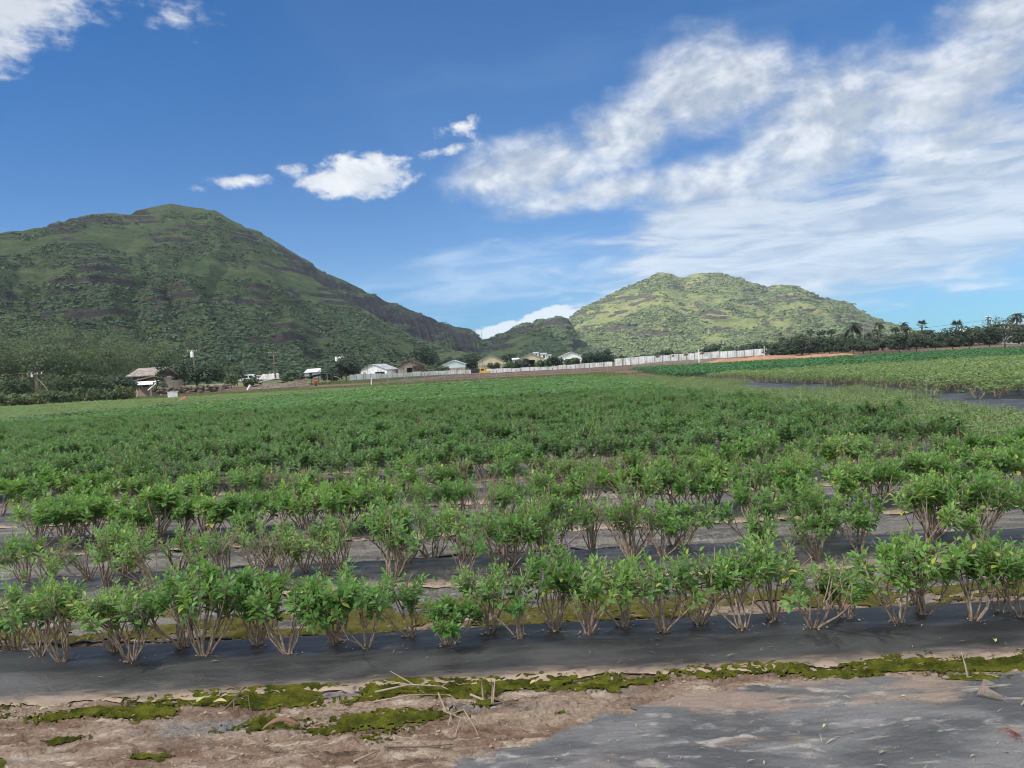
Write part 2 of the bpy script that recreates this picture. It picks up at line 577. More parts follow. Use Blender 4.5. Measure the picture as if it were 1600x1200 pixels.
def soil_mat():
    m, t, p, out = new_mat("soil")
    o = t.objco()
    x, y, z = t.sep(o)
    st = t.vm('MULTIPLY', o, (0.8, 3.0, 1.0))
    n1 = t.noise(st, 1.6, 8, 0.6, 0.3)
    n2 = t.noise(st, 5.5, 8, 0.65, 0.4)
    n3 = t.noise(o, 60, 4, 0.6)
    c = t.mix(t.sm(n1, 0.38, 0.62), (0.125, 0.082, 0.060, 1), (0.215, 0.165, 0.128, 1))
    c = t.mix(t.sm(n2, 0.50, 0.66), c, (0.30, 0.25, 0.205, 1))
    c = t.mix(t.sm(n2, 0.44, 0.30), c, (0.065, 0.045, 0.036, 1))  # darker tone imitating shaded crevices, put into the soil colour
    c = t.mix(t.sm(t.noise(st, 1.1, 6, 0.6, 0.2), 0.54, 0.66), c, (0.15, 0.145, 0.147, 1))
    # beyond the first bed: faded grey weed cloth under dust
    lane = t.mix(t.sm(t.noise(t.vm('MULTIPLY', o, (0.55, 4.0, 1)), 1.7, 8, 0.62, 0.3), 0.36, 0.64), (0.068, 0.068, 0.070, 1), (0.165, 0.155, 0.142, 1))
    lane = t.mix(t.sm(n2, 0.55, 0.7), lane, (0.24, 0.225, 0.205, 1))
    c = t.mix(t.sm(t.m('ADD', y, t.m('MULTIPLY', t.m('SUBTRACT', n1, .5), .5)), 4.9, 5.3), c, lane)
    # far off: bare brown earth, then dry grass
    nf = t.noise(t.vm('MULTIPLY', o, (0.5, 1, 1)), 0.07, 6, 0.6)
    earth = t.mix(t.sm(nf, 0.4, 0.6), (0.075, 0.048, 0.038, 1), (0.15, 0.095, 0.07, 1))
    c = t.mix(t.sm(y, 45, 75), c, earth)
    grass = t.mix(t.sm(t.noise(o, 0.03, 7, 0.65), 0.4, 0.62), (0.055, 0.085, 0.03, 1), (0.15, 0.16, 0.06, 1))
    dist = t.vm('LENGTH', o, None, 1)
    c = t.mix(t.sm(t.m('ADD', dist, t.m('MULTIPLY', t.m('SUBTRACT', nf, .5), 60)), 215, 250), c, grass)
    c = t.mix(1.0, c, t.comb(*(t.m('MULTIPLY', t.lin(n3, 0.3, 0.7, 0.7, 1.3), t.lin(t.noise(o, 260, 3, .7), .3, .7, .75, 1.25)),) * 3), 'MULTIPLY')
    t.put(p.inputs['Base Color'], c)
    p.inputs['Roughness'].default_value = 0.95; p.inputs['Specular IOR Level'].default_value = 0.15
    h = t.m('ADD', t.m('MULTIPLY', n3, 0.35), t.noise(st, 16, 6, 0.7))
    t.put(p.inputs['Normal'], t.bump(h, 0.9, 0.02))
    return m


M_SOIL = soil_mat()
g = link("ground", mesh_np("ground", np.stack([GX, GY, GZ], -1), grid_faces(*GX.shape), M_SOIL, smooth=True))
tag(g, kind='structure')


def sheet(name, x0, x1, nx, y0, y1, ny, zf, mat, keep=None, attr=None, smooth=True):
    X, Y = np.meshgrid(np.linspace(x0, x1, nx), np.linspace(y0, y1, ny))
    Z = zf(X, Y)
    V = np.stack([X, Y, Z], -1).reshape(-1, 3)
    sel = None
    if keep is not None:
        kk = keep(X, Y)
        sel = kk[:-1, :-1] & kk[1:, :-1] & kk[:-1, 1:] & kk[1:, 1:]
    Fc = grid_faces(ny, nx, sel)
    ex = [attr(X, Y).ravel()] if attr else None
    V, Fc, ex = compact(V, Fc, ex)
    return link(name, mesh_np(name, V, Fc, mat, attr={'w': ex[0]} if attr else None, smooth=smooth))


# worn weed mat
def mat_mat():
    m, t, p, out = new_mat("weed_mat")
    o = t.objco(); st = t.vm('MULTIPLY', o, (0.9, 2.4, 1))
    n1 = t.noise(st, 1.7, 8, 0.62, 0.4); n2 = t.noise(st, 4.5, 8, 0.65, 0.5); n3 = t.noise(o, 90, 3, 0.6)
    c = t.mix(t.sm(n1, 0.40, 0.62), (0.050, 0.052, 0.057, 1), (0.11, 0.11, 0.113, 1))
    c = t.mix(t.sm(n2, 0.52, 0.68), c, (0.23, 0.215, 0.205, 1))
    x, y, z = t.sep(o)
    near = t.sm(y, 3.3, 3.75, 0.0, 0.07)
    c = t.mix(t.m('MULTIPLY', t.sm(t.m('ADD', t.noise(st, 1.3, 7, 0.6, 0.3), near), 0.53, 0.66), 0.8), c, (0.20, 0.15, 0.12, 1))
    wv = t.node('ShaderNodeTexWave', wave_type='BANDS', bands_direction='DIAGONAL'); t.put(wv.inputs['Vector'], o)
    wv.inputs['Scale'].default_value = 42; wv.inputs['Distortion'].default_value = 1.2; wv.inputs['Detail'].default_value = 1
    c = t.mix(1.0, c, t.comb(*(t.m('MULTIPLY', t.lin(n3, .3, .7, .85, 1.15), t.lin(wv.outputs[1], 0, 1, .96, 1.03)),) * 3), 'MULTIPLY')
    t.put(p.inputs['Base Color'], c)
    t.put(p.inputs['Roughness'], t.lin(n2, 0.3, 0.7, 0.5, 0.85)); p.inputs['Specular IOR Level'].default_value = 0.35
    t.put(p.inputs['Normal'], t.bump(t.m('ADD', t.m('MULTIPLY', wv.outputs[1], .12), t.noise(st, 7, 6, .6)), 0.45, 0.01))
    return m


wm = sheet("weed_mat", -0.95, 3.2, 440, 2.55, 3.95, 190, lambda x, y: gz(x, y) + 0.006, mat_mat(), keep=lambda x, y: matmask(x, y) > 0.5)
tag(wm, "faded grey woven weed mat with rusty dust patches in front of the front bed", "weed mat")


# moss
def moss_mask(x, y):
    n = (fbm(x * 3.1, y * 7.0, 41, 5) - 0.5)
    yy = y + SK * x
    strip = 1 - np.abs(yy - 3.99) / 0.095
    strip = np.minimum(strip + 0.28, 0.7) + n * 3.0 - 0.02 - 0.35 * sst(-1.3, -2.2, x)
    pat = np.full_like(strip, -9.0)
    for cx, cyy, rx, ry in ((-0.85, 3.63, 0.62, 0.14), (-0.2, 3.76, .09, .07), (-2.35, 3.95, .35, .09), (-1.95, 3.86, .22, .08), (-2.2, 3.62, .16, .05),
                            (-1.75, 3.42, .12, .05), (0.15, 3.6, .07, .035), (-2.45, 3.4, .2, .04), (2.2, 3.78, .2, .05)):
        pat = np.maximum(pat, 1 - np.sqrt(((x - cx) / rx) ** 2 + ((y - cyy) / ry) ** 2) + n * 1.7)
    lane = np.where((yy > 4.86) & (yy < 5.84), 0.62 - np.abs(yy - 5.17) / 0.42 + n * 3.4 + 0.55 * sst(0.02, 0.0, np.abs(yy - 5.0)), -9)
    return np.maximum(np.maximum(strip, pat), lane)


def moss_mat():
    m, t, p, out = new_mat("moss")
    o = t.objco(); n1 = t.noise(o, 9, 6, 0.6); n2 = t.noise(o, 70, 5, 0.7)
    c = t.mix(t.sm(n1, 0.36, 0.64), (0.054, 0.066, 0.012, 1), (0.155, 0.165, 0.022, 1))
    c = t.mix(t.sm(n2, 0.5, 0.75), c, (0.12, 0.115, 0.028, 1))
    c = t.mix(t.sm(n2, 0.45, 0.28), c, (0.012, 0.017, 0.005, 1))
    x, y, z = t.sep(o)
    c = t.mix(t.m('MULTIPLY', t.sm(y, 4.7, 5.0), t.lin(n1, .3, .7, .35, .75)), c, (0.17, 0.145, 0.06, 1))
    t.put(p.inputs['Base Color'], c); p.inputs['Roughness'].default_value = 1.0; p.inputs['Specular IOR Level'].default_value = 0.05
    t.put(p.inputs['Normal'], t.bump(t.m('ADD', n2, t.noise(o, 190, 4, 0.7)), 1.0, 0.02))
    return m


M_MOSS = moss_mat()


def moss_z(x, y):
    mk = moss_mask(x, y)
    return gz(x, y) + 0.003 + 0.008 * np.sqrt(np.clip(mk, 0, 0.6)) + (fbm(x * 40, y * 40, 55, 3) - .5) * 0.014 * np.clip(mk * 4, 0, 1)


ms = sheet("moss", -3.2, 3.2, 800, 3.25, 4.12, 190, moss_z, M_MOSS, keep=lambda x, y: moss_mask(x, y) > RNG.random(x.shape) ** 3 * 0.5)
tag(ms, "bright olive moss growing along the foot of the front plastic bed", "moss", kind='stuff')
ms = sheet("moss", -4.2, 4.2, 520, 4.84, 5.86, 110, moss_z, M_MOSS, keep=lambda x, y: moss_mask(x, y) > 0.0)
tag(ms, "dull olive moss on the path behind the front bed", "moss", kind='stuff')


# plastic mulch beds
def mulch_mat(name, ca, cb, wadd):
    m, t, p, out = new_mat(name)
    o = t.objco(); w = t.attr('w')
    st = t.vm('MULTIPLY', o, (0.7, 5, 1))
    n1 = t.noise(st, 2.2, 7, 0.6, 0.4); n2 = t.noise(o, 45, 5, 0.7); n3 = t.noise(st, 9, 7, 0.65)
    c = t.mix(t.sm(n1, 0.38, 0.65), ca, cb)
    dust = t.sm(t.m('ADD', t.m('ADD', w, wadd), t.m('MULTIPLY', t.m('SUBTRACT', n3, .5), 0.75)), 0.35, 1.15)
    c = t.mix(t.m('MULTIPLY', dust, 0.9), c, (0.33, 0.25, 0.19, 1))
    c = t.mix(t.m('MULTIPLY', t.sm(n2, 0.66, 0.72), 0.5), c, (0.35, 0.31, 0.27, 1))
    t.put(p.inputs['Base Color'], c)
    t.put(p.inputs['Roughness'], t.lin(dust, 0, 1, 0.42, 0.9)); p.inputs['Specular IOR Level'].default_value = 0.45
    t.put(p.inputs['Normal'], t.bump(t.m('ADD', t.noise(t.vm('MULTIPLY', o, (1.6, 3.4, 1)), 4, 6, .6, .9), t.m('MULTIPLY', n2, .15)), 0.28, 0.02))
    return m


M_MULCH = mulch_mat("mulch_plastic", (0.0165, 0.017, 0.019, 1), (0.040, 0.040, 0.042, 1), 0.04)
M_MULCH2 = mulch_mat("faded_mulch_plastic", (0.030, 0.031, 0.034, 1), (0.075, 0.074, 0.074, 1), 0.25)
ORD = ["front", "second", "third", "fourth", "fifth", "sixth", "seventh", "eighth", "ninth"]
for k in range(9):
    y0 = ROW0 + PITCHR * k
    hw = min(0.72 * (y0 + 1) + 0.3, 7.5)
    x0, x1 = -0.72 * (y0 + 1) - 0.3, hw

    def zf(x, v, y0=y0):
        return gz(x, v + y0 - SK * x) + 0.008 + (fbm(x * 1.2, (v + y0) * 7, 61, 4) - .5) * 0.016 + (np.abs(fbm(x * 1.5 + v * 3, (v + y0) * 9, 63, 3) - .5) * -2 + .3) * 0.004
    nx = 420 if k == 0 else 220
    X, Vv = np.meshgrid(np.linspace(x0, x1, nx), np.linspace(-0.03, 0.78, 42))
    edge = (fbm(X * 5, Vv * 0 + k, 71, 4) - .5) * 0.05
    Vv2 = Vv + edge * np.clip(1 - (Vv + .03) / .2, 0, 1)
    V = np.stack([X, Vv2 + y0 - SK * X, zf(X, Vv2)], -1)
    w = np.clip(1 - (Vv + .03) / .17, 0, 1)
    o = link("mulch_sheet", mesh_np("mulch_sheet", V, grid_faces(*X.shape), M_MULCH if k == 0 else M_MULCH2, attr={'w': w}, smooth=True))
    tag(o, f"black plastic mulch sheet over the raised {ORD[k]} bed, dusty along its near edge", "plastic sheet", "plastic mulch sheets over the crop beds")

# ------------------------------------------------------------------ leaves
LEAF_T = np.array([(0, 0, 0), (.28, .46, .05), (.62, .42, .02), (1, 0, -.16), (.28, -.46, .05), (.62, -.42, .02), (.28, 0, -.03), (.62, 0, -.06)])
LEAF_F = np.array([(0, 6, 1), (1, 6, 7), (1, 7, 2), (2, 7, 3), (0, 4, 6), (4, 5, 7), (4, 7, 6), (5, 3, 7)])
LOW_T = np.array([(0, 0, 0), (.45, .5, .06), (1, 0, -.1), (.45, -.5, .06)])
LOW_F = np.array([(0, 3, 1), (1, 3, 2)])


def leaves(P, D, U, L, W, T=LEAF_T, Fc=LEAF_F):
    P = np.asarray(P, float); D = np.asarray(D, float); U = np.asarray(U, float)
    D = D / np.linalg.norm(D, axis=1, keepdims=True)
    S = np.cross(D, U); ln = np.linalg.norm(S, axis=1, keepdims=True); S = np.where(ln > 1e-4, S / np.maximum(ln, 1e-4), [[1, 0, 0]])
    N = np.cross(S, D)
    L = np.broadcast_to(L, len(P))[:, None, None]; W = np.broadcast_to(W, len(P))[:, None, None]
    V = P[:, None] + T[None, :, 0:1] * L * D[:, None] + T[None, :, 1:2] * W * S[:, None] + T[None, :, 2:3] * L * N[:, None]
    F2 = Fc[None] + (np.arange(len(P)) * len(T))[:, None, None]
    return V.reshape(-1, 3), F2.reshape(-1, Fc.shape[1])


M_LEAF = foliage("bush_leaf", (0.056, 0.138, 0.036), (0.165, 0.33, 0.082), 0.42, 0.42, inst=1.0, third=(0.32, 0.36, 0.08))
M_STEM = simple("bush_stem", (0.24, 0.185, 0.145), 0.85, 0.5, 40)
M_FLOW = simple("bush_flower", (0.17, 0.10, 0.19), 0.8, 0.3, 30)


def bush_skeleton(rng, H, spread, nmain):
    """returns stem tubes and twig ends (pos, dir)"""
    tubes = []; ends = []
    for i in range(nmain):
        az = 2 * math.pi * (i + rng.uniform(-.35, .35)) / nmain
        tilt = rng.uniform(0.05, 0.78) * spread
        d = Vector((math.cos(az) * math.sin(tilt), math.sin(az) * math.sin(tilt), math.cos(tilt)))
        p = Vector((math.cos(az) * 0.012, math.sin(az) * 0.012, -0.02))
        l1 = H * rng.uniform(0.28, 0.42)
        pts = [p]
        for s in range(3):
            d = (d + Vector((rng.uniform(-.26, .26), rng.uniform(-.26, .26), rng.uniform(-.05, .12)))).normalized()
            pts.append(pts[-1] + d * l1 / 3)
        r0 = rng.uniform(0.0048, 0.0092)
        tubes.append((pts, [r0, r0 * .9, r0 * .8, r0 * .68]))
        for b in range(rng.integers(2, 4)):
            d2 = (d + Vector((rng.uniform(-.6, .6), rng.uniform(-.6, .6), rng.uniform(-.05, .4)))).normalized()
            q = pts[-1] if b < 2 else pts[-2]
            l2 = H * rng.uniform(0.22, 0.36)
            pp = [q]; dd = d2
            for s in range(2):
                dd = (dd + Vector((rng.uniform(-.2, .2), rng.uniform(-.2, .2), .12))).normalized()
                pp.append(pp[-1] + dd * l2 / 2)
            tubes.append((pp, [r0 * .62, r0 * .5, r0 * .4]))
            for c in range(rng.integers(2, 5)):
                d3 = (dd + Vector((rng.uniform(-.65, .65), rng.uniform(-.65, .65), rng.uniform(0, .5)))).normalized()
                l3 = H * rng.uniform(0.12, 0.3)
                e = pp[-1] + d3 * l3
                e.z = min(e.z, H * rng.uniform(.9, 1.02))
                mid = (pp[-1] + e) / 2 + Vector((rng.uniform(-.01, .01), rng.uniform(-.01, .01), 0))
                tubes.append(([pp[-1], mid, e], [r0 * .38, r0 * .3, r0 * .22]))
                ends.append((e, d3, pp[-1]))
    return tubes, ends


def leaf_set(rng, ends, frac, size, H):
    P = []; D = []; U = []; L = []; T = []
    for e, d, q in ends:
        if rng.random() > frac: continue
        n = int(rng.integers(4, 8))
        tv = rng.uniform(0.0, 0.9)
        a0 = rng.uniform(0, 6.28)
        ax = d
        u = ax.cross(Vector((0.3, 0.9, 0.1))).normalized(); v = ax.cross(u)
        for lv in range(n):
            f = lv / (n - 1)
            pos = q.lerp(e, 0.1 + 0.9 * f)
            for s in (0, 1):
                az = a0 + lv * 1.57 + s * math.pi + rng.uniform(-.35, .35)
                out = u * math.cos(az) + v * math.sin(az)
                dv = out * (1.0 - 0.45 * f) + ax * (0.25 + 0.75 * f) + Vector((0, 0, -0.12 + .1 * f)) + Vector(rng.uniform(-.15, .15, 3))
                P.append(pos + out * 0.006); D.append(dv); U.append(ax + Vector((0, 0, .5)))
                L.append(size * rng.uniform(0.65, 1.15) * (1.05 - 0.45 * f)); T.append(min(1, max(0, tv * .55 + f * .3 + rng.uniform(-.12, .2))))
        if rng.random() < .07:
            T[-2:] = [1.0, 1.0]
        if rng.random() < .05:
            T[-2 * n:] = [1.0] * min(4, 2 * n) + T[-2 * n + 4:]
    return P, D, U, L, T


def make_bush(seed, H, spread, nmain, frac, size, flower=0):
    rng = np.random.default_rng(seed)
    tubes, ends = bush_skeleton(rng, H, spread, nmain)
    mb = MB()
    for pts, rad in tubes: mb.tube(pts, rad, 5, cap=False)
    stem = mb.mesh("branches", M_STEM, True)
    P, D, U, L, T = leaf_set(rng, ends, frac, size, H)
    L = np.array(L)
    V, Fc = leaves(P, D, U, L, L * rng.uniform(.46, .6, len(L)))
    leaf = mesh_np("foliage", V, Fc, M_LEAF, attr={'tint': np.repeat(T, len(LEAF_T))}, smooth=True)
    fl = None
    if flower:
        fl = []
        for e, d, q in [ends[i] for i in rng.choice(len(ends), min(flower, len(ends)), replace=False)]:
            fb = MB()
            for s in range(6):
                fb.ball(e + Vector((0, 0, .012 + .013 * s)), 0.008 * (1.15 - s * .12), 5, 4)
            fl.append(fb.mesh("flower_spike", M_FLOW))
    return stem, leaf, fl


BUSH = {'full': [make_bush(100 + i, 0.50, 0.95 + .05 * (i % 5), 6 + i % 4, 0.74 + .06 * (i % 4), 0.060 + .004 * (i % 4)) for i in range(13)],
        'half': [make_bush(200 + i, 0.49, 0.9 + .06 * (i % 5), 6 + i % 5, 0.38 + .07 * (i % 4), 0.056 + .004 * (i % 4)) for i in range(12)],
        'bare': [make_bush(300 + i, 0.44, 0.85 + .07 * (i % 4), 6 + i % 4, 0.12 + .06 * (i % 3), 0.054) for i in range(8)],
        'bloom': [make_bush(400 + i, 0.50, 1.0, 7, 0.85, 0.060, 5) for i in range(3)],
        'tiny': [make_bush(500 + i, 0.33, 0.75, 4, 1.0, 0.055) for i in range(3)]}
LOOK = {'full': "full leafy green bush", 'half': "half leafy bush on brown stems", 'bare': "nearly bare twiggy bush", 'bloom': "leafy bush with purple flower spikes",
        'tiny': "small low leafy bush"}
ONES = ["", "first", "second", "third", "fourth", "fifth", "sixth", "seventh", "eighth", "ninth", "tenth", "eleventh", "twelfth", "thirteenth", "fourteenth", "fifteenth", "sixteenth", "seventeenth", "eighteenth", "nineteenth"]
CARD = ["", "one", "two", "three", "four", "five", "six", "seven", "eight", "nine"]
TENS = ["", "", "twent", "thirt", "fort", "fift", "sixt", "sevent", "eight", "ninet"]


def ordinal(n):
    if n < 20: return ONES[n]
    if n >= 100: return "hundred-" + ordinal(n - 100) if n > 100 else "hundredth"
    return TENS[n // 10] + ("ieth" if n % 10 == 0 else "y-" + ONES[n % 10])


FRONT = [(20, 1000, 'full'), (62, 1022, 'full'), (98, 1030, 'half'), (180, 1014, 'half'), (206, 1028, 'half'), (285, 1008, 'half'), (320, 1020, 'full'), (403, 1004, 'full'),
         (450, 1018, 'full'), (523, 1000, 'full'), (573, 1008, 'half'), (643, 992, 'half'), (702, 1003, 'tiny'), (767, 985, 'half'), (812, 994, 'half'), (868, 982, 'bloom'),
         (920, 988, 'full'), (975, 976, 'full'), (1037, 984, 'half'), (1095, 970, 'half'), (1160, 980, 'full'), (1210, 966, 'half'), (1270, 978, 'half'), (1323, 963, 'tiny'),
         (1402, 970, 'full'), (1442, 957, 'half'), (1520, 966, 'full'), (1565, 953, 'half'), (1598, 962, 'full')]


def bed_top(x, y):
    return float(gz(x, y)) + 0.006


PARM = {'full': (.52, .66, .90, .054, .065), 'half': (.52, .46, .64, .052, .062), 'bare': (.45, .12, .30, .050, .060), 'bloom': (.50, .7, .9, .058, .066), 'tiny': (.33, .9, 1.0, .05, .058)}


def place_bush(kind, x, y, rng, sc_=1.0, own=None):
    if own:
        H, fa, fb_, la, lb = PARM[kind]
        st, lf, fl = make_bush(own, H, rng.uniform(.72, 1.02), int(rng.integers(4 if kind == 'tiny' else 5, 10)), rng.uniform(fa, fb_), rng.uniform(la, lb), 5 if kind == 'bloom' else 0)
    else:
        st, lf, fl = BUSH[kind][int(rng.integers(len(BUSH[kind])))]
    t = thing("crop_bush", None, "bush", (x, y, bed_top(x, y)), rng.uniform(0, 6.28), "leafy crop bushes growing in rows")
    s = sc_ * (rng.uniform(0.95, 1.08) if y < 5.2 else rng.uniform(0.84, 1.18))
    t.rotation_euler = (rng.normal(0, .07), rng.normal(0, .07), t.rotation_euler.z)
    t.scale = (s * rng.uniform(.9, 1.1), s * rng.uniform(.9, 1.1), s * rng.uniform(.9, 1.06))
    link("branches", st, t); link("foliage", lf, t)
    for f in fl or (): link("flower_spike", f, t)
    return t


rng = np.random.default_rng(12)
for k in range(NROW):
    y0 = ROW0 + PITCHR * k
    row = []
    if k == 0:
        for px, py, kd in FRONT:
            x, y = gxy(px, py, 0.09)
            row.append((x, y, kd))
    else:
        for ln, dy in ((0, 0.13), (1, 0.37), (2, 0.62)):
            x = -0.69 * y0 - 0.25 + ln * 0.16
            while x < 0.69 * y0 + 0.3:
                if x < 7.4:
                    yy = y0 + dy - SK * x + rng.normal(0, .07)
                    f = float(fbm(x * .35 + 3, k * 3.7 + 1.3, 77, 3))
                    f2 = f + rng.normal(0, .13) - (0.10 if abs(x + 0.5) < 2.2 and k < 5 else -0.05)
                    kd = 'bare' if f2 < 0.30 else 'half' if f2 < 0.46 else 'full'
                    if k >= 4 and kd == 'bare' and rng.random() < .6: kd = 'half'
                    if rng.random() < .05: kd = 'bloom'
                    if rng.random() > 0.06:
                        row.append((x + rng.normal(0, .09), yy, kd))
                x += 0.465
    row.sort()
    for i, (x, y, kd) in enumerate(row):
        o = place_bush(kd, x, y, rng, 1.02 + 0.035 * k, 1000 + k * 200 + i if k < 2 else None)
        bed = "front bed" if k == 0 else ORD[k] + " bed"
        o["label"] = f"{LOOK[kd]}, {ordinal(i + 1)} from the tall hill's side along the {bed}"

# ------------------------------------------------------------------ the far crop as one mass per kind
def low_bush(seed, n, size, H, Wd, stems=True):
    r = np.random.default_rng(seed)
    a = r.uniform(0, 6.28, n); rr = np.sqrt(r.random(n)) * Wd
    zt = H * (1 - 0.35 * (rr / Wd) ** 2) - np.abs(r.normal(0, .16, n)) * H
    P = np.stack([rr * np.cos(a), rr * np.sin(a), np.clip(zt, .12 * H, H)], 1)
    az = r.uniform(0, 6.28, n); tl = r.uniform(-.5, .6, n)
    D = np.stack([np.cos(az) * np.cos(tl), np.sin(az) * np.cos(tl), np.sin(tl)], 1)
    U = np.stack([r.normal(0, .35, n), r.normal(0, .35, n), np.ones(n)], 1)
    L = size * r.uniform(.7, 1.25, n)
    V, Fc = leaves(P, D, U, L, L * .62, LOW_T, LOW_F)
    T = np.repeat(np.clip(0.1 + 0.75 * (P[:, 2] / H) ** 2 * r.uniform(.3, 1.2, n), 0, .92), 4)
    nl = len(Fc)
    if stems:
        for i in range(6):
            az = r.uniform(0, 6.28); b = np.array([0, 0, -.02]); e = np.array([math.cos(az) * Wd * .7, math.sin(az) * Wd * .7, H * .75]); w = np.array([-math.sin(az), math.cos(az), 0]) * .012
            k0 = len(V); V = np.concatenate([V, [b - w, b + w, e + w * .5, e - w * .5]])
            Fc = np.concatenate([Fc, [(k0, k0 + 1, k0 + 2), (k0, k0 + 2, k0 + 3)]]); T = np.concatenate([T, [.5] * 4])
    mi = np.zeros(len(Fc), int); mi[nl:] = 1
    return V, Fc, T, mi


def merge(name, protos, pos, rz, scl, mats, label, cat, tmul=None):
    """one stuff mesh from many placed prototypes"""
    Vs, Fs, Ts, Ms = [], [], [], []; n0 = 0
    pid = np.arange(len(pos)) % len(protos)
    for q, (V, Fc, T, mi) in enumerate(protos):
        s = np.nonzero(pid == q)[0]
        if not len(s): continue
        c, sn = np.cos(rz[s])[:, None], np.sin(rz[s])[:, None]
        X = (V[None, :, 0] * c - V[None, :, 1] * sn) * scl[s, 0:1] + pos[s, 0:1]
        Y = (V[None, :, 0] * sn + V[None, :, 1] * c) * scl[s, 0:1] + pos[s, 1:2]
        Z = V[None, :, 2] * scl[s, 1:2] + pos[s, 2:3]
        VV = np.stack([X, Y, Z], -1).reshape(-1, 3)
        FF = (Fc[None] + (np.arange(len(s)) * len(V))[:, None, None] + n0).reshape(-1, 3)
        n0 += len(VV)
        tm = np.ones(len(s)) if tmul is None else tmul[s]
        Vs.append(VV); Fs.append(FF); Ts.append(np.clip(T[None] * tm[:, None], 0, 1).ravel()); Ms.append(np.tile(mi, len(s)))
    o = link(name, mesh_np(name, np.concatenate(Vs), np.concatenate(Fs), mats, attr={'tint': np.concatenate(Ts)}, mat_idx=np.concatenate(Ms)))
    return tag(o, label, cat, kind='stuff')


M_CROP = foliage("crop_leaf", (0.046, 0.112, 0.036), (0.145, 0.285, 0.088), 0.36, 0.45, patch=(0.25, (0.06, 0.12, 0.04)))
M_CROP2 = foliage("crop_leaf_pale", (0.088, 0.155, 0.055), (0.21, 0.305, 0.125), 0.34, 0.55, patch=(0.2, (0.12, 0.17, 0.06)))
M_CROP3 = foliage("crop_leaf_dark", (0.022, 0.085, 0.034), (0.070, 0.19, 0.066), 0.3, 0.5)
M_CROP4 = foliage("crop_leaf_dusky", (0.04, 0.07, 0.042), (0.10, 0.145, 0.08), 0.3, 0.6)


def crop_points(y0, y1, xl, xr, rowstep, sp, lines=(0.27, 0.49), r=None, hole=0.0):
    out = []
    k = 0; y = y0
    while y < y1:
        for ln in lines:
            a = max(xl(y), -0.70 * y - 1.5); b = min(xr(y), 0.70 * y + 1.5)
            if b > a:
                n = int((b - a) / sp)
                x = a + (np.arange(n) + r.uniform(0, 1)) * sp + r.normal(0, sp * .15, n)
                yy = y + ln - SK * x + r.normal(0, .05, n)
                out.append(np.stack([x, yy], 1))
        y += rowstep
    return np.concatenate(out)


rr = np.random.default_rng(33)
def mid_bush(seed, H, frac, size, nmain=6):
    r = np.random.default_rng(seed)
    tubes, ends = bush_skeleton(r, H, 1.05, nmain)
    P, D, U, L, T = leaf_set(r, ends, frac, size, H)
    L = np.array(L); V, Fc = leaves(P, D, U, L, L * .58, LOW_T, LOW_F); T = list(np.repeat(T, 4)); nl = len(Fc)
    V = list(map(tuple, V)); Fc = list(map(tuple, Fc))
    for pts, rad in tubes:
        a, b = Vector(pts[0]), Vector(pts[-1]); w = (b - a).cross(Vector((r.normal(), r.normal(), .1))).normalized() * max(rad[0], .004)
        k0 = len(V); V += [tuple(a - w), tuple(a + w), tuple(b + w * .5), tuple(b - w * .5)]; Fc += [(k0, k0 + 1, k0 + 2), (k0, k0 + 2, k0 + 3)]; T += [.5] * 4
    mi = np.zeros(len(Fc), int); mi[nl:] = 1
    return np.array(V), np.array(Fc), np.array(T), mi


NEAR_P = [mid_bush(700 + i, 0.53, [.95, .95, .6, .9, .75, .95, .35, .9][i], 0.070) for i in range(8)]
FAR_P = [low_bush(720 + i, 34, 0.15, 0.55, 0.34, False) for i in range(8)]


def dusky(x, y):
    """signed distance beyond the line where the crop changes at the far side of the near block"""
    yl = 36 + (x + 24) * (27 / 14.0)
    yl = np.where(x > -10, 63 + (x + 10) * 0.35, yl)
    return y - yl


pts = crop_points(ROW0 + PITCHR * NROW, 33, lambda y: -999, lambda y: 7.2 + 0.35 * math.sin(y * .9), PITCHR, 0.46, (0.12, 0.37, 0.62), r=rr)
pts2 = crop_points(33.2, 88, lambda y: -999, lambda y: 7.3 - 0.0 * (y - 33), 1.25, 0.55, (0.0, 0.5), r=rr)


def put(points, protos, mat, label, hs=1.0, ws=1.0, zoff=0.0, name="crop_field"):
    n = len(points)
    f = fbm(points[:, 0] * .22, points[:, 1] * .30, 88, 4)
    sc1 = ws * rr.uniform(.85, 1.2, n); sc2 = hs * rr.uniform(.8, 1.12, n) * (0.82 + 0.4 * f)
    z = gz(points[:, 0], points[:, 1]) + zoff
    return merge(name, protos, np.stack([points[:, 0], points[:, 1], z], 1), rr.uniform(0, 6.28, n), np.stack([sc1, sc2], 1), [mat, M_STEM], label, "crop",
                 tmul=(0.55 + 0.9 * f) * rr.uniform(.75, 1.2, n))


D1 = dusky(pts[:, 0], pts[:, 1]); D2 = dusky(pts2[:, 0], pts2[:, 1])
keep1 = (D1 < 0) & (fbm(pts[:, 0] * .5, pts[:, 1] * .5, 99, 3) > 0.22)
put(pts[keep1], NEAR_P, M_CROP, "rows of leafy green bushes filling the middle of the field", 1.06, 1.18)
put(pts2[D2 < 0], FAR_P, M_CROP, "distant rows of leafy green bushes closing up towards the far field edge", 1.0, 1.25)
band = (D2 >= 0) & (D2 < 5.0)
put(pts2[band], FAR_P, M_CROP4, "dull purplish green crop strip crossing the far part of the field", 0.95, 1.2)
put(pts2[(D2 >= 5.0)], FAR_P, M_CROP2, "pale yellow-green low crop at the far edge below the trees", 0.6, 1.2)
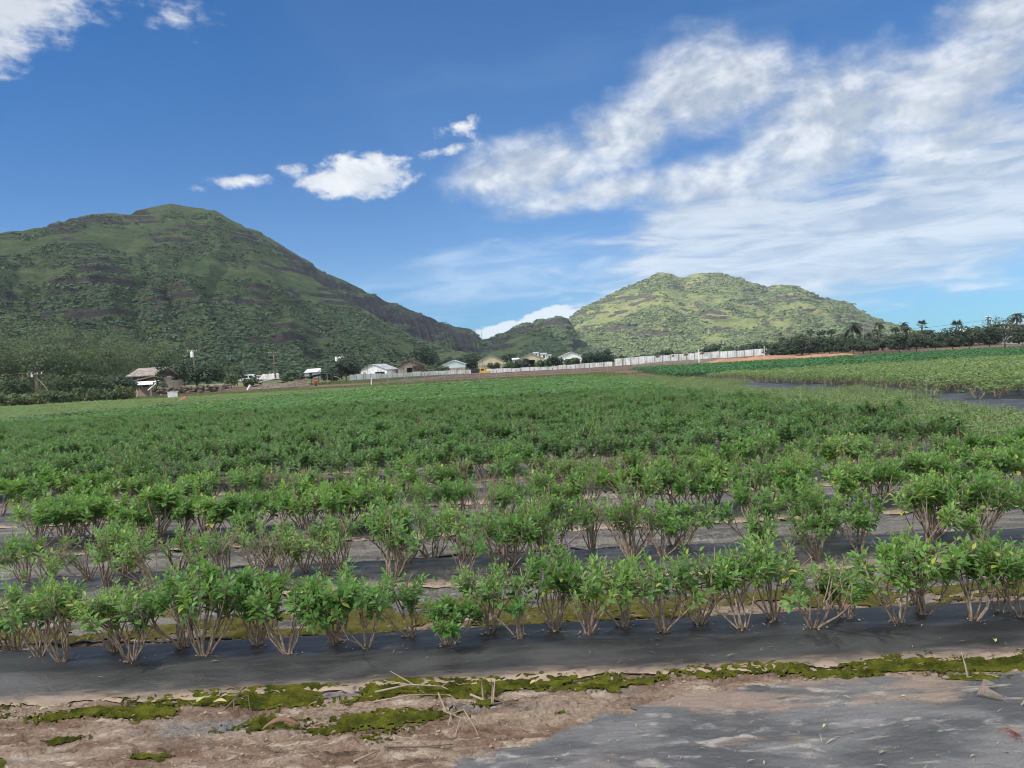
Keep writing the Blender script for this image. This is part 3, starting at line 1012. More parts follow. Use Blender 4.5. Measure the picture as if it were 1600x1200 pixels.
# block across the grass lane
pr = crop_points(16.5, 54, lambda y: 13.4 + 0.9 * math.sin(y * 1.7) * .5, lambda y: 999, 1.6, 0.40, (0.1, 0.55), r=rr)
keepr = ~((pr[:, 0] < 13.8) & (rr.random(len(pr)) < .5))
put(pr[keepr], [low_bush(740 + i, 70, 0.095, 0.55, 0.30) for i in range(8)], M_CROP2, "pale green crop block beyond the grass lane", 1.15, 1.15)
pd = crop_points(55.5, 106, lambda y: 12.0 + (y - 55) * 0.10, lambda y: 999, 1.4, 0.62, (0.0, 0.55), r=rr)
put(pd, FAR_P, M_CROP3, "deep green crop rows behind the pale block", 1.35, 1.3)

# black plastic showing at the ends of the beds across the lane
o = sheet("mulch_sheet", 10.3, 20.0, 70, 15.5, 42, 150, lambda x, y: gz(x, y) + 0.02 + 0.12 * np.abs(np.sin(y * math.pi / 1.6)) ** 3 + (fbm(x * .9, y * 2, 15, 4) - .5) * .1, M_MULCH,
          attr=lambda x, y: np.clip(0.25 - np.abs(np.sin(y * math.pi / 1.6)) * .3, 0, 1))
tag(o, "wide black plastic sheet lying bare at the edge of the pale crop block", "plastic sheet")


# ------------------------------------------------------------------ grass
def grass(name, pts, H, mat, label, blades=9, spread=.16, width=.02, tm=None):
    r = np.random.default_rng(5)
    n = len(pts) * blades
    P = np.repeat(pts, blades, 0) + np.concatenate([r.normal(0, spread, (n, 2)), np.zeros((n, 1))], 1)
    az = r.uniform(0, 6.28, n); h = H * r.uniform(.45, 1.15, n) * np.repeat(r.uniform(.6, 1.15, len(pts)), blades)
    b = r.uniform(.1, .7, n) * h
    w = np.stack([-np.sin(az), np.cos(az), np.zeros(n)], 1) * width
    d = np.stack([np.cos(az), np.sin(az), np.zeros(n)], 1)
    up = np.array([0, 0, 1.0])
    mid = P + d * (b * .3)[:, None] + up * (h * .6)[:, None]
    tip = P + d * b[:, None] + up * h[:, None]
    V = np.stack([P - w, P + w, mid + w * .7, mid - w * .7, tip], 1).reshape(-1, 3)
    k = np.arange(n)[:, None, None] * 5
    Fc = (np.array([(0, 1, 2), (0, 2, 3), (3, 2, 4)])[None] + k).reshape(-1, 3)
    T = np.repeat(np.clip(np.repeat(r.uniform(0, .8, len(pts)), blades) + r.uniform(-.2, .3, n), 0, .92), 5)
    o = link(name, mesh_np(name, V, Fc, mat, attr={'tint': T}))
    return tag(o, label, "grass", kind='stuff')


M_GRASS = foliage("lane_grass", (0.085, 0.145, 0.06), (0.20, 0.26, 0.12), 0.25, 0.7)
M_GRASS2 = foliage("weedy_grass", (0.065, 0.11, 0.035), (0.16, 0.20, 0.08), 0.25, 0.7)
r5 = np.random.default_rng(55)
n = 20000
yy = 11.0 + (r5.random(n) ** 1.5) * 66
cov = sst(21, 23.5, yy) * sst(31, 28.5, yy) + sst(38, 42, yy)
xx = 7.3 + r5.random(n) * (3.2 + .5 * np.sin(yy * .7) + 2.4 * cov) + r5.normal(0, .25, n)
P = np.stack([xx, yy, gz(xx, yy) - .02], 1)
P = P[fbm(xx * .8, yy * .5, 44, 3) > .27]
grass("grass", P, 0.30, M_GRASS, "pale grass growing along the lane between the two crop blocks", 11, .17, .0095)
n = 1300
yy = 11.5 + (r5.random(n) ** 1.4) * 62; cov = sst(21, 23.5, yy) * sst(31, 28.5, yy) + sst(38, 42, yy)
xx = 6.9 + r5.random(n) * (3.5 + 2.6 * cov)
merge("weeds", [low_bush(760 + i, 60, .06, .30, .26) for i in range(5)], np.stack([xx, yy, gz(xx, yy)], 1), r5.uniform(0, 6.28, n), np.stack([r5.uniform(.7, 1.4, n), r5.uniform(.5, 1.3, n)], 1), [M_CROP2, M_STEM],
      "leafy weeds mixed into the grass of the lane", "weeds", tmul=r5.uniform(.4, 1.2, n))
n = 9000
yy = 88 + r5.random(n) * 30; xx = r5.uniform(-85, 14, n)
P = np.stack([xx, yy, gz(xx, yy) - .02], 1); P = P[fbm(xx * .12, yy * .2, 45, 3) > .42]
grass("grass", P, 0.30, M_GRASS2, "low weedy grass beyond the end of the near crop block", 7, .5, .06)
n = 5000
yy = 150 + r5.random(n) * 55; xx = r5.uniform(-45, -12, n)
P = np.stack([xx, yy, gz(xx, yy) - .02], 1)
grass("grass", P, 0.35, M_GRASS2, "green grass patch below the white fence", 6, .6, .09)

# ------------------------------------------------------------------ hills
def hill_mat(name, grassA, grassB, dry, rock, scale):
    m, t, p, out = new_mat(name)
    pos = t.node('ShaderNodeNewGeometry').outputs['Position']
    n1 = t.noise(pos, 0.012 * scale, 8, 0.62); n2 = t.noise(t.vm('MULTIPLY', pos, (1, 1, 3.2)), 0.05 * scale, 8, 0.68); n3 = t.noise(t.vm('MULTIPLY', pos, (1, 1, 2.6)), 0.22 * scale, 6, 0.72)
    c = t.mix(t.sm(n1, 0.38, 0.62), (*grassA, 1), (*grassB, 1))
    c = t.mix(t.m('MULTIPLY', t.sm(n2, 0.5, 0.66), 0.8), c, (*dry, 1))
    c = t.mix(t.m('MULTIPLY', t.sm(n2, 0.47, 0.33), 0.75), c, (grassA[0] * .5, grassA[1] * .58, grassA[2] * .6, 1))
    c = t.mix(1.0, c, t.comb(*(t.lin(n3, .3, .7, .62, 1.35),) * 3), 'MULTIPLY')
    w = t.attr('w')
    rk = t.mix(t.sm(n3, 0.35, 0.65), (rock[0] * .6, rock[1] * .6, rock[2] * .6, 1), (rock[0] * 1.4, rock[1] * 1.35, rock[2] * 1.3, 1))
    f = t.sm(t.m('ADD', w, t.m('MULTIPLY', t.m('SUBTRACT', n3, .5), 0.9)), 0.38, 0.62)
    c = t.mix(f, c, rk)
    t.put(p.inputs['Base Color'], c); p.inputs['Roughness'].default_value = 0.95; p.inputs['Specular IOR Level'].default_value = 0.1
    t.put(p.inputs['Normal'], t.bump(t.m('ADD', n3, t.m('MULTIPLY', n2, 1.5)), 0.9, 3.0 / scale))
    return m


def hill(crest, base_d, back, N, M, mat, seed, amp, period, rock, prof=1.25, gully=1.0, z0=-3.0, cliff=0.0, tdecay=1.0):
    """ridge seen along crest [(px, py, distance)]; base_d(az) is where its foot begins"""
    A, T, Dd = [], [], []
    for px, py, d in crest:
        v = ray(px, py)
        A.append(math.atan2(v.x, v.y)); T.append(v.z / math.hypot(v.x, v.y)); Dd.append(d)
    az = np.linspace(A[0], A[-1], N)
    te = np.interp(az, A, T); dc = np.interp(az, A, Dd)
    ker = np.ones(9) / 9
    dc = np.convolve(np.pad(dc, 4, 'edge'), ker, 'valid')
    te = np.convolve(np.pad(te, 2, 'edge'), np.ones(5) / 5, 'valid')
    b = np.interp(az, [a for a, _ in base_d], [d for _, d in base_d])
    hc = EYE + te * dc
    t = np.concatenate([np.linspace(0, 1, M), 1 + np.linspace(0, 1, 40)[1:]])
    TT, AZ = np.meshgrid(t, az, indexing='ij')
    DC, BB, HC = np.broadcast_to(dc, TT.shape), np.broadcast_to(b, TT.shape), np.broadcast_to(hc, TT.shape)
    rf = BB + (DC - BB) * np.minimum(TT, 1); rb = np.clip(TT - 1, 0, 1) * back
    Rr = rf + rb
    X = Rr * np.sin(AZ); Y = Rr * np.cos(AZ)
    f = np.minimum(TT, 1)
    p_ = prof + 0.25 * (fbm(AZ * 14, TT * 0, seed + 3, 3) - .5)
    z = z0 + (HC - z0) * (f ** p_)
    # spurs and gullies running down the face, fading to the crest line
    env = np.sin(np.pi * np.clip(f, 0, 1) ** 0.9) ** 0.8
    arc = AZ * 900
    wob = (fbm(X / 90, Y / 90, seed + 9, 3) - .5) * 1.1
    g1 = np.abs(fbm(arc / 120 + wob, f * 0.8, seed + 5, 3) - .5) * 2
    g2 = np.abs(fbm(arc / 38 + wob * 1.5, f * 1.6, seed + 6, 3) - .5) * 2
    z = z + env * gully * (g1 * 24 - 8 + g2 * 10 - 3)
    z = z + (env * .8 + .2) * amp * ((fbm(X / 45, Y / 45, seed, 5) - .5) * 2)
    z = z + (fbm(X / 9, Y / 9, seed + 1, 3) - .5) * amp * .35
    # ledges
    lo = fbm(X / 110, Y / 110, seed + 12, 4) * 3.2
    u = z / period + lo
    fr = u - np.floor(u)
    st = np.where(fr < .72, fr * .58, .4176 + (fr - .72) / .28 * .5824)
    msk = sst(0.5 - rock, 0.60 - rock, fbm(arc / 46 + z / 60, z / 11, seed + 20, 5)) * sst(.08, .25, f)
    zs = (np.floor(u) + st - lo) * period
    z = np.where(TT <= 1, z + (zs - z) * msk * .9, z)
    w = msk * sst(.66, .76, fr) * np.where(TT <= 1, 1, .3)
    if cliff:
        cl = np.abs(fbm(arc / 9 + z / 40, z / 60, seed + 33, 4) - .5) * 2
        z = z - np.where(TT <= 1, env * cl * 14, 0)
        z = z + np.where(TT <= 1, env * (fbm(arc / 60, z / 9, seed + 34, 4) - .5) * 10, 0)
        w = np.maximum(w, cliff * sst(.25, .5, f + (fbm(X / 30, Y / 30, seed + 30, 4) - .5) * .5) * sst(1.12, .82, f + (fbm(X / 25, Y / 25, seed + 31, 4) - .5) * .5) * sst(.74, .56, fbm(arc / 40, z / 10, seed + 35, 4)))
    bk = np.clip(TT - 1, 0, 1)
    z = np.where(TT > 1, z - (HC - z0) * bk ** 1.15 * .9, z)
    ny, nx = TT.shape
    V = np.stack([X, Y, z], -1)
    o = link("hill", mesh_np("hill", V, grid_faces(ny, nx), mat, attr={'w': w}, smooth=True))
    tag(o, kind='structure')
    return V, w, TT


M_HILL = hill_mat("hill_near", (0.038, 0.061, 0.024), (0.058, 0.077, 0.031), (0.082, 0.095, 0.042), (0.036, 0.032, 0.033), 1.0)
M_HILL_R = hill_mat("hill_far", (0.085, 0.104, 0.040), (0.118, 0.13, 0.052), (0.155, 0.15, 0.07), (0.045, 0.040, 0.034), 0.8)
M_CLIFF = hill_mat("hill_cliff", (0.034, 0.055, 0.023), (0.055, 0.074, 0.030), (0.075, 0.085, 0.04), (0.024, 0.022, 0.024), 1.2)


def azd(px):
    v = ray(px, hor(px)); return math.atan2(v.x, v.y)


LH = [(-420, 430, 560), (-250, 400, 620), (-100, 378, 670), (0, 363, 700), (43, 360, 715), (100, 343, 740), (145, 334, 765), (200, 331, 790), (240, 323, 805), (265, 319, 815), (300, 324, 815), (335, 328, 810),
      (355, 340, 805), (385, 356, 800), (420, 384, 780), (470, 422, 745), (520, 456, 705), (560, 480, 675), (600, 502, 645), (646, 527, 612), (700, 544, 590), (760, 556, 565), (830, 566, 540), (900, 574, 520)]
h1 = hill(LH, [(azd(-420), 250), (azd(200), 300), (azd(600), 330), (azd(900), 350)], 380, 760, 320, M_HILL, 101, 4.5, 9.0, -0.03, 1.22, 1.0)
RG = [(250, 345, 930), (335, 338, 930), (360, 343, 930), (385, 354, 930), (410, 363, 930), (440, 383, 935), (470, 401, 940), (500, 418, 945), (530, 435, 950), (560, 450, 955), (600, 467, 965), (630, 480, 975), (660, 491, 985), (690, 502, 1000),
      (715, 510, 1010), (735, 514, 1018), (745, 521, 1022), (752, 529, 1028), (775, 541, 1035), (830, 556, 1040)]
h2 = hill(RG, [(azd(250), 700), (azd(500), 690), (azd(700), 640), (azd(830), 620)], 320, 420, 170, M_CLIFF, 202, 5.0, 24.0, 0.0, 0.62, .8, cliff=.9)
MH = [(640, 552, 900), (700, 545, 900), (735, 536, 900), (752, 530, 900), (762, 529, 900), (776, 525, 900), (792, 516, 900), (802, 511, 900), (810, 508, 900), (820, 504, 900), (833, 505, 900), (838, 499, 900), (850, 498.5, 900), (862, 496, 900), (868, 493, 900),
      (879, 494, 900), (888, 498, 900), (896, 509, 900), (903, 524, 895), (908, 536, 890), (925, 545, 885), (960, 556, 880), (1000, 560, 880)]
h3 = hill(MH, [(azd(640), 600), (azd(1000), 640)], 300, 380, 170, M_CLIFF, 303, 2.6, 15.0, 0.0, 0.95, .35, cliff=0)
RH = [(800, 556, 1240), (850, 522, 1245), (872, 506, 1250), (893, 495, 1255), (900, 487, 1260), (912, 479, 1265), (925, 474, 1270), (950, 462, 1280), (975, 450, 1290), (1000, 440, 1300), (1012, 434, 1300), (1022, 428.5, 1300), (1036, 425.5, 1300), (1050, 428, 1305), (1060, 432.5, 1315), (1070, 433.5, 1330), (1082, 428, 1345),
      (1098, 425, 1350), (1113, 424, 1350), (1132, 427, 1345), (1150, 431.5, 1340), (1164, 438, 1335), (1180, 443, 1330), (1199, 447, 1325), (1213, 444.5, 1320), (1238, 445, 1315), (1250, 449, 1310), (1262, 454, 1305), (1278, 463, 1300), (1285, 466, 1300), (1292, 464, 1300),
      (1305, 466.5, 1295), (1320, 470, 1290), (1332, 475, 1288), (1337, 481, 1285), (1350, 488, 1280), (1362, 495, 1275), (1378, 500, 1270), (1395, 507, 1265), (1425, 516, 1260), (1470, 525, 1250), (1540, 536, 1240)]
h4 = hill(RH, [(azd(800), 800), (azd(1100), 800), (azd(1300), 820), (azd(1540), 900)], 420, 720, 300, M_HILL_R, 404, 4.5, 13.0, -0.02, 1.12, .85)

# shrubs on the slopes
ICO_V = []
_p = (1 + 5 ** .5) / 2
for a, b in ((-1, _p), (1, _p), (-1, -_p), (1, -_p)):
    ICO_V += [(a, b, 0)]
for a, b in ((-1, _p), (1, _p), (-1, -_p), (1, -_p)):
    ICO_V += [(0, a, b)]
for a, b in ((_p, -1), (_p, 1), (-_p, -1), (-_p, 1)):
    ICO_V += [(a, 0, b)]
ICO_V = np.array(ICO_V, float) / math.hypot(1, _p)
ICO_F = np.array([(0, 11, 5), (0, 5, 1), (0, 1, 7), (0, 7, 10), (0, 10, 11), (1, 5, 9), (5, 11, 4), (11, 10, 2), (10, 7, 6), (7, 1, 8), (3, 9, 4), (3, 4, 2), (3, 2, 6), (3, 6, 8), (3, 8, 9), (4, 9, 5), (2, 4, 11), (6, 2, 10), (8, 6, 7), (9, 8, 1)])


def leafy_blob(seed, n=26):
    """a ragged bush made of a few dozen leaf sprays, unit size"""
    r = np.random.default_rng(seed)
    d = r.normal(0, 1, (n, 3)); d[:, 2] = np.abs(d[:, 2]) * .8; d /= np.linalg.norm(d, axis=1, keepdims=True)
    P = d * r.uniform(.55, 1.0, (n, 1)) * np.array([1, 1, .8])
    N = d + r.normal(0, .35, (n, 3)); D = np.cross(N, r.normal(0, 1, (n, 3)))
    L = r.uniform(.6, 1.0, n)
    D /= np.linalg.norm(D, axis=1, keepdims=True)
    V, Fc = leaves(P - D * L[:, None] * .5, D, N, L, L * .8, LOW_T, LOW_F)
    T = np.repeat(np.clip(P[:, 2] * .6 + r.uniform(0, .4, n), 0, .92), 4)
    return V, Fc, T, np.zeros(len(Fc), int)


def scatter_hill(H, n, seed, size, mat, label, tmax=1.0, dens=None, thr=.46, sc0=60):
    V, w, TT = H
    r = np.random.default_rng(seed)
    ny, nx = TT.shape
    m = int((TT[:, 0] <= tmax).sum())
    j = r.integers(2, m - 1, n * 4); i = r.integers(0, nx, n * 4)
    P = V[j, i]; tt = TT[j, i]
    f = fbm(P[:, 0] / sc0, P[:, 1] / sc0, seed + 1, 4)
    k = (f + (0 if dens is None else dens(tt)) + r.normal(0, .05, len(P)) > thr) & (w[j, i] < .4)
    P = P[k][:n]; n = len(P)
    protos = [leafy_blob(seed + q, 13) for q in range(8)]
    s = size * np.minimum(r.lognormal(0, .55, n), 3.0)
    P = P + np.stack([r.normal(0, 1, n), r.normal(0, 1, n), -s * .15], 1)
    return merge("shrubs", protos, P, r.uniform(0, 6.28, n), np.stack([s, s * r.uniform(.45, .8, n)], 1), [mat], label, "shrubs", tmul=r.uniform(.5, 1.4, n))


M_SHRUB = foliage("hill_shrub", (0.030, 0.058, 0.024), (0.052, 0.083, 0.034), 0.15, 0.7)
M_SHRUB_R = foliage("hill_shrub_pale", (0.048, 0.074, 0.028), (0.10, 0.125, 0.05), 0.15, 0.7)  # paler tone for the scrub of the far hill
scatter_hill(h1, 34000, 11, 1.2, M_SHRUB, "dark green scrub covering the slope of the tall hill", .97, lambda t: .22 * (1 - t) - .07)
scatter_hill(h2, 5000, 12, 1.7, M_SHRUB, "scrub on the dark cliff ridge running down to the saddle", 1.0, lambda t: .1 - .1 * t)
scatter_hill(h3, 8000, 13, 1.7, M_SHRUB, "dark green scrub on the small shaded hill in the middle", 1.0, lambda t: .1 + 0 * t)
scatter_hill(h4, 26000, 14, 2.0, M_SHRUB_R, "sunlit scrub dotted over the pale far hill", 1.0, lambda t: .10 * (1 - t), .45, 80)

# ------------------------------------------------------------------ trees
M_BARK = simple("bark", (0.12, 0.095, 0.075), 0.9, 0.4, 4)
M_TREE = {'kiawe': foliage("tree_feathery", (0.036, 0.062, 0.034), (0.094, 0.138, 0.066), 0.32, 0.6, inst=.8),
          'dark': foliage("tree_dark", (0.014, 0.030, 0.015), (0.040, 0.070, 0.030), 0.2, 0.55, inst=.8),
          'mid': foliage("tree_mid", (0.034, 0.062, 0.026), (0.088, 0.13, 0.05), 0.22, 0.6, inst=.8),
          'hedge': foliage("tree_hedge", (0.024, 0.042, 0.026), (0.066, 0.095, 0.053), 0.2, 0.6, inst=.7),
          'weed': foliage("tree_weedy", (0.045, 0.075, 0.03), (0.12, 0.155, 0.06), 0.25, 0.6, inst=.7)}


def tree(name, label, cat, x, y, H, Wd, kind, seed, group=None, n=1500, trunk=0.28, lsize=None, low=0.0, gap=0.0, zb=None):
    """tapered trunk and limbs, crown of leaf sprays gathered in uneven clumps"""
    r = np.random.default_rng(seed)
    z0 = float(gz_far(x, y)) if zb is None else zb
    t = thing(name, label, cat, (x, y, z0), 0, group)
    mb = MB()
    h0 = H * trunk
    lean = Vector((r.normal(0, .06), r.normal(0, .06), 1))
    top = lean * h0
    mb.tube([Vector((0, 0, -.4)), lean * h0 * .5, top], [H * .028, H * .022, H * .018], 7)
    nb = int(r.integers(9, 14))
    C = []
    for i in range(nb):
        a = 6.28 * i / nb + r.uniform(-.4, .4); q = math.sqrt(r.uniform(.05, 1))
        c = Vector((math.cos(a) * Wd * .5 * q * .72, math.sin(a) * Wd * .5 * q * .72, 0))
        zc = (h0 * low + (H - h0 * low) * (0.42 + 0.36 * (1 - q) + r.uniform(-.22, .16)))
        if trunk <= .13: zc *= r.uniform(.45, 1.0) if i % 2 else 1.0
        c.z = zc
        C.append((c, r.uniform(.20, .36) * min(Wd, H * 1.1)))
        if i % 2 == 0:
            mid = top.lerp(c, .55) + Vector((r.normal(0, .04 * Wd), r.normal(0, .04 * Wd), -.03 * H))
            mb.tube([top * .9, mid, c], [H * .013, H * .009, H * .004], 5)
    mb.build("trunk", M_BARK, t, smooth=True)
    ls = lsize or 0.045 * (H + Wd) / 2
    per = np.array([rad ** 2 for _, rad in C]); per = (per / per.sum() * n).astype(int) + 1
    P, D, N, T = [], [], [], []
    for (c, rad), m in zip(C, per):
        d = r.normal(0, 1, (m, 3)); d /= np.linalg.norm(d, axis=1, keepdims=True)
        sh = 0.9 + .35 * vnoise(d[:, 0] * 2.3 + c.x, d[:, 1] * 2.3 + d[:, 2] * 1.7, seed)
        pp = np.array(c) + d * (rad * sh * r.uniform(.45, 1.0, m) ** .6)[:, None] * np.array([1, 1, .72])
        nn = d + np.array([0, 0, .5]) + r.normal(0, .45, (m, 3))
        P.append(pp); N.append(nn); D.append(np.cross(nn, r.normal(0, 1, (m, 3)))); T.append(np.clip(r.uniform(.05, .5) + r.uniform(-.15, .35, m) + .2 * d[:, 2], 0, .92))
    P = np.concatenate(P); N = np.concatenate(N); D = np.concatenate(D); T = np.concatenate(T)
    P[:, 2] = np.where(P[:, 2] > h0, h0 + (P[:, 2] - h0) * (H - h0) / max(np.percentile(P[:, 2], 99) - h0, .1), P[:, 2])
    k = (P[:, 2] > .08 * H * (1 if low > 0 else 1)) & (P[:, 2] < H * 1.05)
    if gap: k &= fbm(P[:, 0] * 1.1 / (Wd * .12), P[:, 2] / (Wd * .12), seed + 2, 3) > gap
    P, N, D, T = P[k], N[k], D[k], T[k]
    L = ls * r.uniform(.6, 1.4, len(P))
    D /= np.linalg.norm(D, axis=1, keepdims=True)
    V, Fc = leaves(P - D * L[:, None] * .5, D, N, L, L * .7, LOW_T, LOW_F)
    link("crown", mesh_np("crown", V, Fc, M_TREE[kind], attr={'tint': np.repeat(T, 4)}), t)
    return t


def treepx(name, label, cat, px, ytop, ybase, Y, wpx, kind, seed, group=None, **kw):
    p = at(px, ybase, Y); q = at(px, ytop, Y)
    zb = p.z
    H = q.z - p.z
    return tree(name, label, cat, p.x, Y, H, wpx * Y / F, kind, seed, group, zb=zb, **kw)


# the wood at the foot of the tall hill
KG = "pale feathery trees of the wood below the tall hill"
spots = [(-55, 520, 150, 120), (-5, 508, 165, 115), (45, 524, 150, 110), (92, 520, 170, 115), (135, 528, 150, 105), (172, 534, 160, 100), (20, 548, 125, 105), (75, 552, 122, 95), (120, 556, 128, 95), (160, 556, 140, 90),
         (-40, 556, 120, 110), (205, 545, 185, 95), (240, 550, 180, 80)]
for i, (px, yt, Y, wp) in enumerate(spots):
    lab = ["pale feathery tree deep in the wood under the tall hill", "loose grey-green tree standing in the wood at the field's end"][i % 2]
    treepx("wood_tree", lab, "tree", px, yt - 17, hor(px) + 14, Y, wp, 'kiawe' if i % 5 else 'mid', 900 + i, KG if i % 2 == 0 else "loose grey-green trees of the wood", n=2600, lsize=.42, low=.3, gap=.36)
for i, (px, yt, Y, wp, kd) in enumerate([(22, 585, 105, 62, 'mid'), (85, 584, 108, 60, 'kiawe'), (128, 583, 110, 58, 'mid'), (165, 586, 112, 52, 'kiawe'), (188, 588, 112, 40, 'dark'), (-25, 590, 100, 60, 'mid')]):
    treepx("wood_shrub", "bushy undergrowth shrub at the front of the wood", "shrub", px, yt, hor(px) + 12, Y, wp, kd, 930 + i, "undergrowth shrubs at the wood edge", n=1200, lsize=.34, trunk=.12, low=0.0)
for i in range(15):
    px = -8 + i * 14.5 + (i * 37 % 7); Y = 92 + (i * 13 % 5)
    treepx("hedge_shrub", "low weedy shrub in the hedge along the field edge by the leaning pole", "shrub", px, hor(px) - 4 + (i * 29 % 9), hor(px) + 20, Y, 24 + (i * 17 % 10), ['mid', 'weed', 'weed'][i % 3], 950 + i,
           "low shrubs hedging the field edge", n=420, lsize=.3, trunk=.1, low=0.0)
treepx("dark_tree", "dense dark round tree beside the tall pole with a transformer", "tree", 325, 566, 606, 135, 58, 'dark', 981, n=3000, lsize=.36, trunk=.15, low=.2)
treepx("dark_tree", "dark tree with rusty top just behind the tall pole", "tree", 288, 560, 606, 140, 46, 'dark', 982, n=2200, lsize=.36, trunk=.2, low=.2)
treepx("shade_tree", "spreading dark tree rising over the house roof", "tree", 258, 548, 604, 150, 50, 'mid', 983, n=2200, lsize=.38, low=.4)
treepx("shade_tree", "thin dark tree in front of the house beside its awning", "tree", 253, 566, 610, 122, 24, 'dark', 984, n=700, lsize=.3, gap=.4)
treepx("scrub_bush", "added bush darkening the lower wall at the house's tank side", "bush", 249, 597, 613, 120, 22, "mid", 1400, n=700, lsize=.3, trunk=.1)  # added in front of the wall to stand in for its shade
treepx("scrub_bush", "added dark bush over the house corner on the wood side", "bush", 204, 592, 613, 119, 26, "dark", 1401, n=800, lsize=.3, trunk=.1)  # added to darken this shaded end of the house
treepx("round_tree", "small round grey-green tree beyond the dark round tree", "tree", 371, 570, 600, 190, 24, 'kiawe', 985, n=900, lsize=.5)
treepx("scrub_bush", "pale bush below the small round tree", "bush", 362, 582, 604, 150, 30, 'weed', 986, n=600, lsize=.4, trunk=.1)
treepx("scrub_bush", "bushy green scrub in front of the parked white vans", "bush", 395, 589, 604, 150, 40, 'mid', 987, n=700, lsize=.4, trunk=.1)
treepx("scrub_bush", "dark scrub between the far pole and the black canopy", "bush", 455, 580, 597, 160, 38, 'mid', 988, n=800, lsize=.45, trunk=.1)
treepx("shade_tree", "big dull tree at the white fence end under the three transformers", "tree", 541, 558, 594, 170, 50, 'hedge', 989, n=2200, lsize=.5, trunk=.15, low=.1)
treepx("scrub_bush", "dark bush behind the black canopy", "bush", 518, 576, 596, 165, 36, 'dark', 990, n=1000, lsize=.45, trunk=.1)
treepx("big_tree", "large dark dome-shaped tree behind the overgrown ruin", "tree", 656, 543, 582, 290, 50, 'dark', 991, n=3200, lsize=.85, trunk=.15, low=.1)
treepx("round_tree", "round dark tree left standing between the ruin and the pale blue shed", "tree", 697, 559, 578, 300, 26, 'dark', 992, n=1300, lsize=.8, trunk=.15)
treepx("round_tree", "dark tree standing tall between the pale blue shed and the cream shed", "tree", 735, 553, 578, 260, 26, 'dark', 993, n=1500, lsize=.7, trunk=.15)
treepx("scrub_bush", "bush against the ruin's end wall", "bush", 690, 572, 584, 235, 28, 'mid', 994, n=700, lsize=.6, trunk=.1)
treepx("scrub_bush", "pale bush in front of the cream shed", "bush", 772, 567, 578, 232, 24, 'weed', 995, n=600, lsize=.55, trunk=.1)
treepx("round_tree", "dark tree behind the cream shed's roof", "tree", 795, 553, 572, 290, 24, 'dark', 996, n=1000, lsize=.8)
for i, (px, yt, yb, w, kd, lab) in enumerate([(798, 563, 577, 26, 'mid', "round bush just past the cream shed's wall"), (818, 561, 577, 30, 'dark', "dark bush below the shed with the open bay"), (846, 563, 575, 26, 'mid', "bush by the end of the shed with the open bay"),
                                             (866, 557, 573, 34, 'dark', "dark spreading bush before the grey-roofed shed"), (893, 560, 571, 30, 'mid', "bush under the dark opening of the grey-roofed shed"),
                                             (925, 551, 571, 36, 'dark', "tall dark tree clump where the sheds end"), (948, 547, 568, 34, 'dark', "dark tree touching the white fence's step")]):
    treepx("scrub_bush" if i < 5 else "dark_tree", lab, "bush" if i < 5 else "tree", px, yt, yb, 226 - i, w, kd, 1000 + i, n=1100, lsize=.6, trunk=.12)
for i, (px, yt, w) in enumerate([(975, 556, 34), (1002, 554, 34), (1030, 549, 36), (1050, 546, 38), (1088, 550, 36), (1112, 538, 44), (1135, 541, 30), (1158, 540, 36), (1182, 534, 38), (1203, 538, 30)]):
    treepx("fence_tree", "bushy tree showing over the top of the white fence", "tree", px, yt, hor(px) + 2, 235 + (i * 7 % 12), w, ['mid', 'hedge', 'dark'][i % 3], 1020 + i, "trees behind the white fence", n=1000, lsize=.6, trunk=.12)
for i in range(18):
    px = 1208 + i * 23
    treepx("belt_tree", "dark tree filling the belt behind the clipped row", "tree", px, hor(px) - 15 - (i * 7 % 9), hor(px) + 4, 168 + (i * 5 % 9), 38, 'hedge', 1300 + i, "dark trees of the belt behind the clipped row", n=900, lsize=.5, trunk=.12, low=.1)
# the clipped trees and palms in front of the far hill
HG = "clipped dark trees in the row by the orange earth"
for i, (px, yt, w, kd) in enumerate([(1214, 541, 28, 'hedge'), (1232, 536, 32, 'hedge'), (1252, 527, 40, 'hedge'), (1275, 532, 38, 'hedge'), (1296, 530, 36, 'hedge'), (1314, 536, 30, 'hedge'), (1334, 534, 28, 'hedge'), (1349, 536, 22, 'hedge'), (1360, 533, 22, 'hedge')]):
    treepx("clipped_tree", "clipped dark tree in the row by the orange earth bank", "tree", px, yt - 5, hor(px) + 6, 142 + (i * 5 % 6), w, kd, 1050 + i, HG, n=1500, lsize=.34, trunk=.12, low=.0)
for i, (px, yt, w, lab) in enumerate([(1405, 525, 26, "rounded dark tree alone just past the dark hedge wall"), (1432, 524, 34, "broad dark tree below the big fan palm"), (1462, 528, 34, "dark low tree between the fan palm and the tall clump"), (1488, 516, 46, "tall dark tree clump with a palm top"),
                                    (1515, 513, 42, "dark tree clump beside the arched shelter"), (1500, 532, 50, "wide low dark bush in front of the tall clump"), (1570, 500, 66, "largest dark tree standing before the grey building"), (1598, 517, 36, "dark bush below the grey building's corner"),
                                    (1546, 517, 26, "dark bush at the foot of the street-lamp pole"), (1381, 533, 44, "squared dark hedge wall between the clipped trees and the lone round tree")]):
    treepx("dark_tree", lab, "tree", px, yt - 4, hor(px) + (7 if i != 9 else 5), 136 + (i * 5 % 9) + (10 if i == 9 else 0), w, 'hedge', 1080 + i, n=2000, lsize=.34, trunk=.08, low=.0)

M_PALM = foliage("palm_leaf", (0.018, 0.034, 0.02), (0.05, 0.075, 0.035), 0.2, 0.5)


